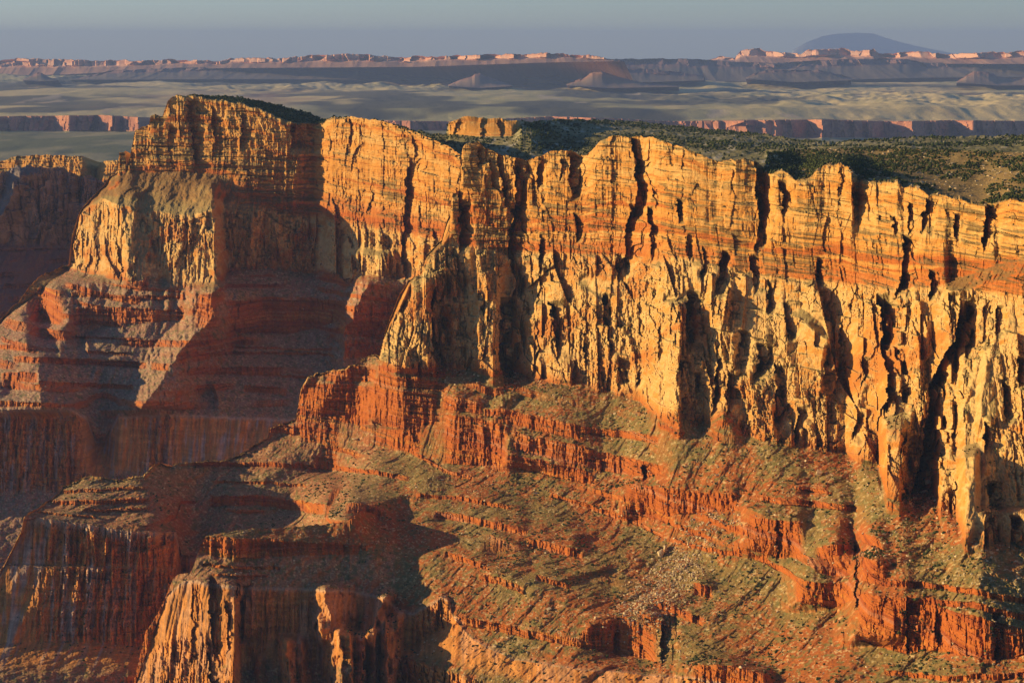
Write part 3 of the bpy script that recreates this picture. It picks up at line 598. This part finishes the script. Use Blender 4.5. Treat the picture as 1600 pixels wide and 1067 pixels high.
# ================================================================== 6. the plain with its gorge, and what stands on it
PL = 657.0
w_top = [(-90,183),(90,181),(160,180),(230,184),(500,187),(700,190),(860,182),(950,185),(1050,190),(1100,189),(1280,187),(1400,190),(1480,188),(1700,190)]
w_bot = [(-90,205),(220,206),(500,202),(700,205),(900,198),(1050,204),(1250,216),(1700,216)]
zig = [(-90,0),(85,400),(108,-100),(118,150),(150,250),(180,-200),(190,0),(216,-600),(240,0),(600,300),(640,0),(700,500),(780,-200),(860,700),(930,-200),(1050,900),(1120,300),(1128,420),(1168,0),(1180,250),(1212,-50),(1232,100),(1262,300),(1284,-300),(1296,50),(1390,600),(1425,200),(1440,500),(1490,900),(1520,500),(1700,1500)]
def zg(a): return float(np.interp(a, [q[0] for q in zig], [q[1] for q in zig]))
ug = sorted(set([q[0] for q in w_top+w_bot+zig]))
wt = []; wb = []
for a in ug:
    vt = float(np.interp(a, [q[0] for q in w_top], [q[1] for q in w_top])); vb = float(np.interp(a, [q[0] for q in w_bot], [q[1] for q in w_bot]))
    y = 20500 + zg(a); vt = VH + PL/y*F*1.0 + (vt-182)*0.0 if False else vt
    wt.append((a, vt, y)); wb.append((a, vb, y-120))
t_top = [(a, 106, PL/float(Tv(106.))) for a in (-90, 1700)]
t_1 = [(a, 125, PL/float(Tv(125.))) for a in (-90, 1700)]
t_2 = [(a, 145, PL/float(Tv(145.))) for a in (-90, 1700)]
t_3 = [(a, 168, PL/float(Tv(168.))) for a in (-90, 1700)]
b_n0 = [(a, b+2.5, 19600) for a, b, c in wb]; b_n = [(a, 240, 17000) for a in (-90, 1700)]; b_n2 = [(a, 300, 13000) for a in (-90, 1700)]
w_bk = [(a, b-3.0, 22600) for a, b, c in wt]
s7 = sheet(-300, 1980, 1.6, 260, [(t_top,0),(t_1,.2),(t_2,.4),(t_3,.6),(w_bk,.92),(wt,1.0),(wb,2.0),(b_n0,2.05),(b_n,2.2),(b_n2,2.4)], jag=0, wobble=0, seed=71)
X7, Y7, Z7 = world(s7['U'], s7['V'], s7['Y']); ST7 = s7['ST']
flatm = sst(1.0, 0.93, ST7)
hill = fbm(X7/2600., Y7/5200., 72, 5, 0.55); hill2 = fbm(X7/520., Y7/1500., 78, 4, 0.55)
patch = sst(-0.3, 0.4, fbm(X7/6000., Y7/9000., 79, 2)+0.1)
s7['dz'] = flatm*sst(0.02, 0.1, ST7)*(70*hill + 66*hill2*(0.25+patch)) + (ST7 > 2.03)*(26*fbm(X7/600., Y7/1500., 75, 4))
wallm = sst(0.99, 1.01, ST7)*sst(2.0, 1.95, ST7)
cw, _, _ = cells(X7/140., Z7/300., 76, 1.8, 0.3, 0.6); cw2, _, _ = cells(X7/45., Z7/90., 77, 1.6, 0.5, 0.6)
s7['Y'] = s7['Y'] + wallm*(110*cw + 40*cw2)
def plain_color(s, P, nz):
    X, Y, Z = P[..., 0], P[..., 1], P[..., 2]
    n1 = fbm(X/3000., Y/9000., 81, 4); n2 = fbm(X/400., Y/1500., 82, 4)
    g = mixc(A3(.74,.58,.26), A3(.48,.42,.18), sst(-0.3, 0.3, n1 + 0.5*n2)); g = mixc(g, A3(.075,.08,.065), sst(0.0, 0.20, fbm(X/1500., Y/3000., 86, 4))*0.9); g = mixc(g, A3(.60,.48,.32), sst(0.35, 0.6, n2)*0.8)  # near-black patches paint in the shadow bands seen across the plain
    g = mixc(g, A3(.40,.20,.12), sst(0.25, 0.6, -n1 + 0.3*n2)*0.5)
    near = mixc(A3(.16,.17,.07), A3(.33,.29,.14), sst(-.2,.25,fbm(X/500., Y/700., 87, 4)))
    wall = mixc(A3(.50,.22,.12), A3(.36,.15,.09), sst(-.3,.3,fbm(X/60., Z/40., 83, 3)))
    c = mixc(g, wall, wallm); return mixc(c, near, sst(1.98, 2.02, s['ST']))
finish(s7, 'plain', plain_color, mat=M_FAR, skirt=(0, 20000, 3), label='wide rolling desert plain cut by a distant gorge')

def landform(name, top, base, y, back, color, label, seed=90, setback=0.0, amp=1.0, jag=0.5, du=1.5, nrow=26, skirt=(12, 2500, 5), ydip=0, cliff=0.45):
    """a far mesa, butte or cliff line: top and base rows, distance y; the face leans back by setback metres"""
    us = sorted(set([p[0] for p in top] + [p[0] for p in base]))
    tp = []; md = []; bs = []
    for a in us:
        vt = float(poly(top, a, 1)); vb = max(float(poly(base, a, 1)), vt+0.8); yy = y + ydip*(a-us[0])/(us[-1]-us[0])
        tp.append((a, vt, yy)); md.append((a, vt+(vb-vt)*cliff, yy-0.12*setback)); bs.append((a, vb, yy-setback))
    s = sheet(us[0], us[-1], du, nrow, [(tp,0),(md,1),(bs,2)], jag=jag, seed=seed)
    X, Y, Z = world(s['U'], s['V'], s['Y'])
    k = y/45000.
    a_, _, _ = cells(X/(420*k), Z/(600*k), seed+1, 1.9, 0.3, 0.5); b_, _, _ = cells(X/(140*k), Z/(160*k), seed+2, 1.7, 0.5, 0.5); 
    c_ = ridged(X/(500*k), Z/(2000*k), seed+3, 3)
    s['Y'] = s['Y'] + amp*k*((380*a_ + 120*b_)*sst(1.1, 0.9, s['ST']) - 260*c_*sst(0.8, 1.3, s['ST']))*sst(0, 0.05, s['ST'])
    s['lc'] = color
    finish(s, name, lambda s, P, nz: land_color(s, P, nz, color, seed), mat=M_FAR, skirt=skirt, label=label)
    return s
def land_color(s, P, nz, col, seed):
    X, Y, Z = P[..., 0], P[..., 1], P[..., 2]
    n1 = fbm(X/400., Z/60., seed+4, 3); bed = vn(Z/28., X/4000., seed+5)
    c = mixc(A3(*col[0]), A3(*col[1]), sst(-.4, .4, bed + 0.5*n1))
    return mixc(c, A3(*col[2]), sst(1.0, 1.3, s['ST']))
PINK = ((.66,.38,.24), (.55,.27,.16), (.34,.19,.13)); DARK = ((.24,.13,.11), (.18,.11,.10), (.18,.14,.11)); CONE = ((.34,.19,.14), (.28,.15,.11), (.26,.18,.13))
landform('distant_cliffs', [(-90,94),(0,93),(100,92),(170,95),(250,94),(300,93),(345,96),(360,92),(420,90),(440,91),(500,86),(560,85),(600,88),(650,89),(700,87),(780,86),(860,83),(900,86),(930,88),(958,92),(975,95)],
         [(-90,120),(100,117),(250,109),(350,107),(650,105),(860,98),(975,96)], 47000, 1, PINK, 'long pink cliff line along the left horizon', 91, jag=0.9, setback=900, amp=1.2, ydip=-15000)
landform('distant_cliffs', [(1090,97),(1100,94),(1130,88),(1148,91),(1156,80),(1170,77),(1184,76),(1200,80),(1250,84),(1258,82),(1262,79),(1290,78),(1320,76),(1348,80),(1365,77),(1374,84),(1400,83),(1420,81),(1500,85),(1560,81),(1620,80),(1720,82)],
         [(1090,99),(1200,99),(1720,101)], 47000, 1, PINK, 'broken pink cliff line and knobs along the right horizon', 92, jag=0.9, setback=900, amp=1.2, ydip=-9500)
landform('mesa', [(110,124),(150,116),(180,110),(240,108),(330,105),(460,106),(600,104),(700,101),(800,100),(860,97),(960,93),(1060,92),(1110,94),(1150,97),(1210,99),(1260,96),(1300,94),(1380,92),(1420,93),(1440,98),(1500,99),(1580,100),(1720,103)],
         [(110,125),(200,125),(400,124),(600,125),(900,128),(1200,128),(1440,122),(1720,120)], 40500, 1, DARK, 'low dark layered mesa across the middle distance below the pink cliffs', 93, setback=2600, amp=0.9, skirt=(2, 5000, 4), cliff=0.25)
landform('mesa', [(820,122),(850,110),(900,107),(1000,108),(1050,112),(1100,118)], [(820,124),(950,131),(1100,126)], 37000, 1, DARK, 'shadowed purple mesa behind the pointed butte', 94, setback=2200, amp=0.8, cliff=0.3)
landform('mesa', [(1165,122),(1185,113),(1200,110),(1280,110),(1298,113),(1330,122)], [(1165,124),(1240,129),(1330,126)], 35500, 1, DARK, 'flat topped low mesa standing on the plain at right', 95, setback=1800, amp=0.7, cliff=0.2)
landform('butte', [(700,133),(715,127),(738,118),(742,114),(750,114),(756,118),(780,127),(800,133)], [(700,135),(750,138),(800,135)], 33000, 1, CONE, 'left one of two pointed reddish buttes on the plain', 96, setback=1800, amp=0.5, cliff=0.15, jag=0.2, skirt=(25,1500,5))
landform('butte', [(885,132),(910,122),(926,113),(940,112),(955,117),(980,124),(1010,130),(1060,134)], [(885,134),(950,138),(1060,136)], 32500, 1, CONE, 'broad pointed butte with a long right flank on the plain', 97, setback=1900, amp=0.5, cliff=0.15, jag=0.2, skirt=(25,1500,5))
landform('butte', [(1495,128),(1510,118),(1522,112),(1545,113),(1560,120),(1580,123),(1610,121),(1720,126)], [(1495,130),(1560,134),(1720,134)], 34000, 1, CONE, 'reddish butte near the right edge of the plain', 98, setback=1700, amp=0.5, cliff=0.15, jag=0.2, skirt=(25,1500,5))
landform('butte', [(35,125),(50,119),(58,114),(64,114),(74,120),(90,125)], [(35,126),(60,128),(90,126)], 36000, 1, DARK, 'small dark cone butte near the left edge of the plain', 99, setback=1200, amp=0.4, cliff=0.15, jag=0.2, skirt=(25,1500,5))
landform('mountain', [(1228,92),(1240,78),(1262,66),(1285,57),(1310,53),(1340,52),(1365,53),(1385,60),(1410,67),(1440,74),(1480,82),(1520,90)], [(1228,94),(1350,96),(1520,94)], 112000, 1, ((.5,.5,.5),(.46,.47,.48),(.5,.5,.5)), 'faint blue dome mountain on the horizon', 100, setback=2500, amp=0.02, cliff=0.5, jag=0.1, skirt=(12,3000,5))

# canyon floor: one sheet under everything, out past the horizon
me = bpy.data.meshes.new('ground'); me.from_pydata([(-116000,-3000,0),(116000,-3000,0),(116000,117000,0),(-116000,117000,0)], [], [(0,1,2,3)]); 
g = bpy.data.objects.new('ground', me); COL.objects.link(g); me.materials.append(plain_material('floor', (.22,.17,.12), .3, .01)); tag(g, kind='structure')

# ------------------------------------------------------------------ haze
hz = bpy.data.meshes.new('haze')
x0, x1, y0, y1, z0, z1 = -118000, 118000, -3500, 119000, -2.0, CAMZ + 520
hz.from_pydata([(x0,y0,z0),(x1,y0,z0),(x1,y1,z0),(x0,y1,z0),(x0,y0,z1),(x1,y0,z1),(x1,y1,z1),(x0,y1,z1)], [], [(0,3,2,1),(4,5,6,7),(0,1,5,4),(1,2,6,5),(2,3,7,6),(3,0,4,7)])
ho = bpy.data.objects.new('haze', hz); COL.objects.link(ho); tag(ho, kind='stuff')
hm = bpy.data.materials.new('haze_air'); hm.use_nodes = True; hn = hm.node_tree.nodes
hn.remove(hn['Principled BSDF']); pv = hn.new('ShaderNodeVolumePrincipled')
pv.inputs['Density'].default_value = 1.3e-5; pv.inputs['Color'].default_value = (.34, .50, .92, 1)
hm.node_tree.links.new(pv.outputs[0], hn['Material Output'].inputs['Volume']); hz.materials.append(hm)

# ------------------------------------------------------------------ junipers, scrub, boulders, rubble
rng = np.random.RandomState(5); random.seed(5)
import bmesh
def ico(sub=1):
    bm = bmesh.new(); bmesh.ops.create_icosphere(bm, subdivisions=sub, radius=1.0)
    v = np.array([w.co[:] for w in bm.verts]); f = np.array([[w.index for w in q.verts] for q in bm.faces]); bm.free(); return v, f
IV, IF = ico(1); IV2, IF2 = ico(2)
def hull(seed, n=14):
    r = np.random.RandomState(seed); bm = bmesh.new()
    p = r.normal(size=(n, 3)); p /= np.linalg.norm(p, axis=1, keepdims=True); p *= r.uniform(0.8, 1.15, (n, 1)); p[:, 2] *= 0.8
    for q in p: bm.verts.new(q)
    g = bmesh.ops.convex_hull(bm, input=bm.verts[:])
    loose = [w for w in bm.verts if not w.link_faces]; bmesh.ops.delete(bm, geom=loose, context='VERTS')
    bm.verts.index_update()
    v = np.array([w.co[:] for w in bm.verts]); f = np.array([[w.index for w in q.verts] for q in bm.faces]); bm.free(); return v, f
HULLS = [hull(i) for i in range(10)]
def crown_parts(seed, k=5, sub=1):
    r = np.random.RandomState(seed); V0, F0 = (IV, IF) if sub == 1 else (IV2, IF2)
    vs, fs = [], []; off = 0
    for i in range(k):
        c = r.uniform(-0.42, 0.42, 3)*(1, 1, 0.55); c[2] += 0.55
        rad = r.uniform(0.34, 0.6)
        v = V0*(rad*(1 + r.uniform(-0.32, 0.32, (len(V0), 1)))) * (1, 1, 0.85) + c
        vs.append(v); fs.append(F0+off); off += len(v)
    return np.concatenate(vs), np.concatenate(fs)
CROWNS = [crown_parts(i, 6, 2) for i in range(6)]; BUSH = [crown_parts(20+i, 2, 1) for i in range(8)]
def merged(name, items, mat, colour):
    """items: list of (verts, faces, location, size, rotation); ONE object nobody could count"""
    VS, FS, CS = [], [], []; off = 0
    for (v, f, loc, sz, rz), col in zip(items, colour):
        c, s_ = math.cos(rz), math.sin(rz)
        w = np.stack([v[:, 0]*c - v[:, 1]*s_, v[:, 0]*s_ + v[:, 1]*c, v[:, 2]], 1)*sz + loc
        VS.append(w); FS.append(f+off); off += len(v); CS.append(np.repeat(col[None], len(v), 0))
    V_ = np.concatenate(VS).astype(np.float32); F_ = np.concatenate(FS).astype(np.int32); C_ = np.concatenate(CS)
    me = bpy.data.meshes.new(name); me.vertices.add(len(V_)); me.vertices.foreach_set('co', V_.reshape(-1))
    me.loops.add(F_.size); me.loops.foreach_set('vertex_index', F_.reshape(-1))
    me.polygons.add(len(F_)); me.polygons.foreach_set('loop_start', np.arange(len(F_), dtype=np.int32)*3); me.update(calc_edges=True)
    a = me.color_attributes.new('Col', 'FLOAT_COLOR', 'POINT'); c4 = np.ones((len(V_), 4), np.float32); c4[:, :3] = C_; a.data.foreach_set('color', c4.reshape(-1))
    me.polygons.foreach_set('use_smooth', np.zeros(len(F_), bool)); me.materials.append(mat)
    o = bpy.data.objects.new(name, me); COL.objects.link(o); tag(o, kind='stuff'); return o

def pick(s, n, weight, seed):
    P = s['P']; wgt = weight(s)
    d1 = np.linalg.norm(np.gradient(P, axis=1), axis=-1); d0 = np.linalg.norm(np.gradient(P, axis=0), axis=-1)
    a = np.minimum(d1*d0, 60.)*wgt
    a = a*((s['V'] < 1090) & (s['U'] > -20) & (s['U'] < 1620))
    a = a.reshape(-1); a = a/a.sum()
    idx = np.random.RandomState(seed).choice(len(a), n, replace=False, p=a)
    return P.reshape(-1, 3)[idx], s['U'].reshape(-1)[idx], s['V'].reshape(-1)[idx]
def flat(s, lo=0.45, hi=0.7): return sst(lo, hi, s['nz'])
def top2(s):  # rim plateau of the near wall
    X, Y = s['P'][..., 0], s['P'][..., 1]
    return (s['ST'] < -0.005)*sst(1185, 1200, s['U'])*sst(-0.3, 0.2, fbm(X/45., Y/110., 120, 3) + 0.2)
def slope2(s):
    X, Y = s['P'][..., 0], s['P'][..., 1]
    return (s['ST'] > 2.0)*flat(s)*(0.15 + sst(-0.1, 0.4, fbm(X/40., Y/60., 121, 3)))*(0.35 + 0.65*sst(600, 900, s['U']))
def back6(s):
    X, Y = s['P'][..., 0], s['P'][..., 1]
    return ((s['V'] - s['vk'][0][None]) > 1.0)*(1 - msk*(s['ST'] < 0.52))*(0.1 + sst(-0.15, 0.3, fbm(X/150., Y/300., 122, 3) + 0.35*sst(1000, 760, s['U'])))
def craggy(s):
    return (s['ST'] > 0.02)*(s['ST'] < 1.97)*flat(s, 0.4, 0.6)
def topp(s): return (s['ST'] < -0.01)*(s['U'] > 300)*(s['U'] < 720)*1.0
def promslope(s): return (s['ST'] > 2.0)*flat(s)*1.0

def trees_for(s, n, w, seed, lo, hi, group, label):
    p, u_, v_ = pick(s, n, w, seed); r = np.random.RandomState(seed+1)
    sz = lo + (hi*1.25-lo)*r.rand(n)**1.7
    return [(p[i], sz[i], group, label, sz[i]/p[i][1]) for i in range(n)]
plants = []
plants += trees_for(s2, 3600, top2, 201, 3.0, 5.0, 'junipers on the right rim plateau', 'dark green juniper on the pale rocky plateau above the right rim cliffs')
plants += trees_for(s6, 6500, back6, 202, 4.0, 6.6, 'junipers on the plateau behind the rim', 'dark juniper on the wooded plateau behind the canyon rim')
plants += trees_for(s1, 900, topp, 203, 4.0, 6.5, 'junipers on the promontory top', 'dark juniper on the shaded back slope of the highest promontory')
plants += trees_for(s2, 4200, slope2, 204, 1.9, 4.2, 'bushes on the talus slopes', 'small green bush on the olive talus slope below the cliffs')
plants += trees_for(s2, 1600, craggy, 205, 1.6, 3.2, 'bushes on the cliff ledges', 'small dark bush on a ledge of the craggy cliff')
plants += trees_for(s1, 700, promslope, 206, 1.6, 2.8, 'bushes below the promontory', 'small bush on the shadowed slope below the highest promontory')
plants += trees_for(s3, 200, lambda s: flat(s)*(s['ST'] < 3.0), 207, 1.3, 2.2, 'bushes on the spur', 'small bush on the flat top of the nearest red spur')
jr = np.random.RandomState(77)
for i in jr.choice(np.where(s2['u'] > 735)[0], 520, replace=False):
    q = s2['P'][0, i]; dd = jr.uniform(2, 40); sz_ = jr.uniform(2.4, 5.0)
    if s2['u'][i] < 1190 and fbm(np.array([q[0]/30.]), np.array([1.0]), 130, 2)[0] > -0.25:
        plants.append((np.array([q[0]+0.15*dd, q[1]+dd, q[2]-dd*math.tan(math.radians(14))-0.5]), sz_, 'junipers along the rim edge', 'dark juniper growing at the very edge of the banded rim', sz_/q[1]))
plants.sort(key=lambda q: -q[4])
def leaf_material():
    m = bpy.data.materials.new('juniper_leaf'); m.use_nodes = True; n = m.node_tree.nodes; L = m.node_tree.links
    b = n['Principled BSDF']; b.inputs['Roughness'].default_value = 0.9; b.inputs['Specular IOR Level'].default_value = 0.1
    oi = n.new('ShaderNodeObjectInfo'); cr = n.new('ShaderNodeValToRGB')
    cr.color_ramp.elements[0].color = (.045, .062, .018, 1); cr.color_ramp.elements[1].color = (.10, .115, .035, 1)
    L.new(oi.outputs['Random'], cr.inputs[0]); L.new(cr.outputs[0], b.inputs['Base Color']); return m
M_LEAF = leaf_material(); M_BARK = plain_material('bark', (.16,.11,.07), .3, 3.0); M_SCRUB = rock_material('scrub_leaf', bump=0.2)
protos = []
for i in range(6):
    v, f = CROWNS[i]
    me = bpy.data.meshes.new('crown'); me.from_pydata(v.tolist(), [], f.tolist()); me.materials.append(M_LEAF)
    bm = bmesh.new()
    bmesh.ops.create_cone(bm, cap_ends=True, segments=7, radius1=0.13, radius2=0.06, depth=0.7)
    for w in bm.verts: w.co.z += 0.15; w.co.x += 0.05*w.co.z
    tm = bpy.data.meshes.new('trunk'); bm.to_mesh(tm); bm.free(); tm.materials.append(M_BARK)
    protos.append((me, tm))
NB = 300
for i, (p, sz, group, label, _) in enumerate(plants[:NB]):
    e = bpy.data.objects.new('juniper' if 'juniper' in label else 'bush', None); e.empty_display_size = 0.5; COL.objects.link(e)
    e.location = (p[0], p[1], p[2] - 0.15*sz); e.rotation_euler = (0, 0, random.uniform(0, 6.28)); k = sz*0.62
    e.scale = (k, k, k*random.uniform(0.85, 1.15)); tag(e, label, 'tree' if 'juniper' in label else 'bush', group)
    me, tm = protos[i % 6]
    c = bpy.data.objects.new('crown', me); COL.objects.link(c); c.parent = e
    c = bpy.data.objects.new('trunk', tm); COL.objects.link(c); c.parent = e
rest = plants[NB:]
cols = [A3(.055, .072, .022)*(0.7 + 0.9*random.random()) if q[1] > 2.9 else A3(.075, .08, .026)*(0.6 + 0.9*random.random()) for q in rest]
merged('scrub', [(*BUSH[i % 8], np.array([q[0][0], q[0][1], q[0][2]-0.1*q[1]]), q[1]*0.66, random.uniform(0, 6.28)) for i, q in enumerate(rest)], M_SCRUB, cols)

# rubble: uncounted stones on the slopes
M_STONE = rock_material('stone', bump=0.5)
def debris(s):
    X, Y = s['P'][..., 0], s['P'][..., 1]; U, V = s['U'], s['V']
    slide = np.exp(-(((U - 1085 + (V-850)*0.75)/45.)**2))*sst(790, 830, V)*sst(1010, 960, V)
    foot = sst(2.35, 2.02, s['ST'])
    return (s['ST'] > 2.0)*flat(s, 0.35, 0.6)*(0.25 + 5.0*slide + 0.8*foot + 0.8*sst(0.1, 0.5, fbm(X/30., Y/50., 123, 3)))*(0.4+0.6*sst(560, 800, U))
p, u_, v_ = pick(s2, 9000, debris, 301); p3, _, _ = pick(s3, 500, lambda s: flat(s, .35, .6)*(s['ST'] < 3.0), 302); p1, _, _ = pick(s1, 1500, lambda s: (s['ST'] > 1.0)*flat(s, .35, .6), 303)
pt, _, _ = pick(s2, 1500, lambda s: (s['ST'] < 0.05)*(s['U'] > 1190)*1.0, 304)
def slidew(s):
    U, V = s['U'], s['V']
    return (s['ST'] > 2.0)*flat(s, 0.3, 0.5)*np.exp(-(((U - 1085 + (V-850)*0.75)/34.)**2))*sst(780, 820, V)*sst(1010, 950, V)
ps, _, _ = pick(s2, 1100, slidew, 305); p = np.concatenate([ps, p]); p3 = p3[:400]
allp = np.concatenate([p, p3, p1, pt]); rr = np.random.RandomState(9); n = len(allp)
sz = 0.6 + 2.3*rr.rand(n)**3.5; sz[-1500:] *= 1.2; sz[:1100] = 1.0 + 2.6*rr.rand(1100)**2.5
tint = rr.rand(n)
cl_ = [A3(.62,.47,.26)*(0.7+0.5*rr.rand()) if (t < 0.55 or j >= n-1500 or j < 1100) else A3(.46,.19,.07)*(0.7+0.5*rr.rand()) for j, t in enumerate(tint)]
merged('rubble', [(*HULLS[j % 10], allp[j], sz[j]*np.array([1, 1, .8]), rr.rand()*6.28) for j in range(n)], M_STONE, cl_)

def surf_at(s, u0, v0):
    i = int(np.argmin(np.abs(s['u'] - u0))); j = int(np.argmin(np.abs(s['V'][:, i] - v0))); return s['P'][j, i]
M_PALEB = plain_material('pale_boulder', (.66,.50,.28), .25, 0.6); M_REDB = plain_material('red_boulder', (.48,.19,.065), .25, 0.6)
def boulder(u0, v0, size, seed, label, group=None, mat=None, flatn=0.8, s=None, rz=None):
    v, f = hull(seed, 12); v = v*(1, random.uniform(.7, 1), flatn)*size
    me = bpy.data.meshes.new('boulder'); me.from_pydata(v.tolist(), [], f.tolist()); me.materials.append(mat or M_PALEB)
    o = bpy.data.objects.new('boulder', me); COL.objects.link(o); q = surf_at(s or s2, u0, v0)
    o.location = (q[0], q[1], q[2] + size*flatn*0.45); o.rotation_euler = (0, 0, rz if rz is not None else random.uniform(0, 6.28))
    tag(o, label, 'boulder', group)
boulder(1280, 742, 7.5, 3, 'large pale angular boulder standing alone on the olive slope under the cliffs', flatn=1.05)
boulder(558, 688, 8.0, 4, 'tilted pale slab lying on the sunlit slope of the long red spur', flatn=0.5)
boulder(1449, 756, 6.5, 5, 'big pale block wedged in the mouth of the dark gully')
boulder(1446, 770, 4.5, 6, 'smaller pale block just below the big one in the gully mouth')
boulder(1373, 735, 4.0, 7, 'pale boulder at the left foot of the square pillar')
boulder(858, 953, 4.5, 8, 'pale white topped boulder on the ledgy slope in the lower middle')
boulder(774, 1010, 4.2, 9, 'upright pale boulder on the red slope near the bottom edge')
boulder(1033, 868, 5.5, 10, 'tall pale block standing at the top of the rock slide', flatn=1.5)
boulder(1040, 860, 5.0, 11, 'second tall block beside the first at the top of the rock slide', flatn=1.4)
boulder(995, 876, 4.5, 12, 'rounded pale boulder left of the rock slide')
boulder(930, 967, 4.2, 13, 'grey boulder on the lip of the orange ledge cliff')
boulder(1000, 940, 4.0, 14, 'pale boulder in shade below the rock slide')
boulder(1158, 1043, 3.6, 15, 'pale boulder on top of the lowest pale rim')
for (du_, dv_, sz_) in [(0,0,0)]: pass
pp, uu, vv = pick(s2, 110, lambda s: debris(s)*(s['U'] > 560), 310)
for i in range(110):
    g_ = 'pale boulders of the rock slide' if (1000 < uu[i] + (vv[i]-850)*0.75 < 1170 and 790 < vv[i] < 1010) else 'boulders strewn over the talus slopes'
    lb = 'pale boulder among many in the rock slide down the olive slope' if 'slide' in g_ else 'boulder lying among scrub on the talus slope below the cliffs'
    boulder(uu[i], vv[i], 1.6 + 2.2*random.random()**2, 50+i % 17, lb, g_, M_PALEB if (random.random() < 0.75 or 'slide' in g_) else M_REDB)
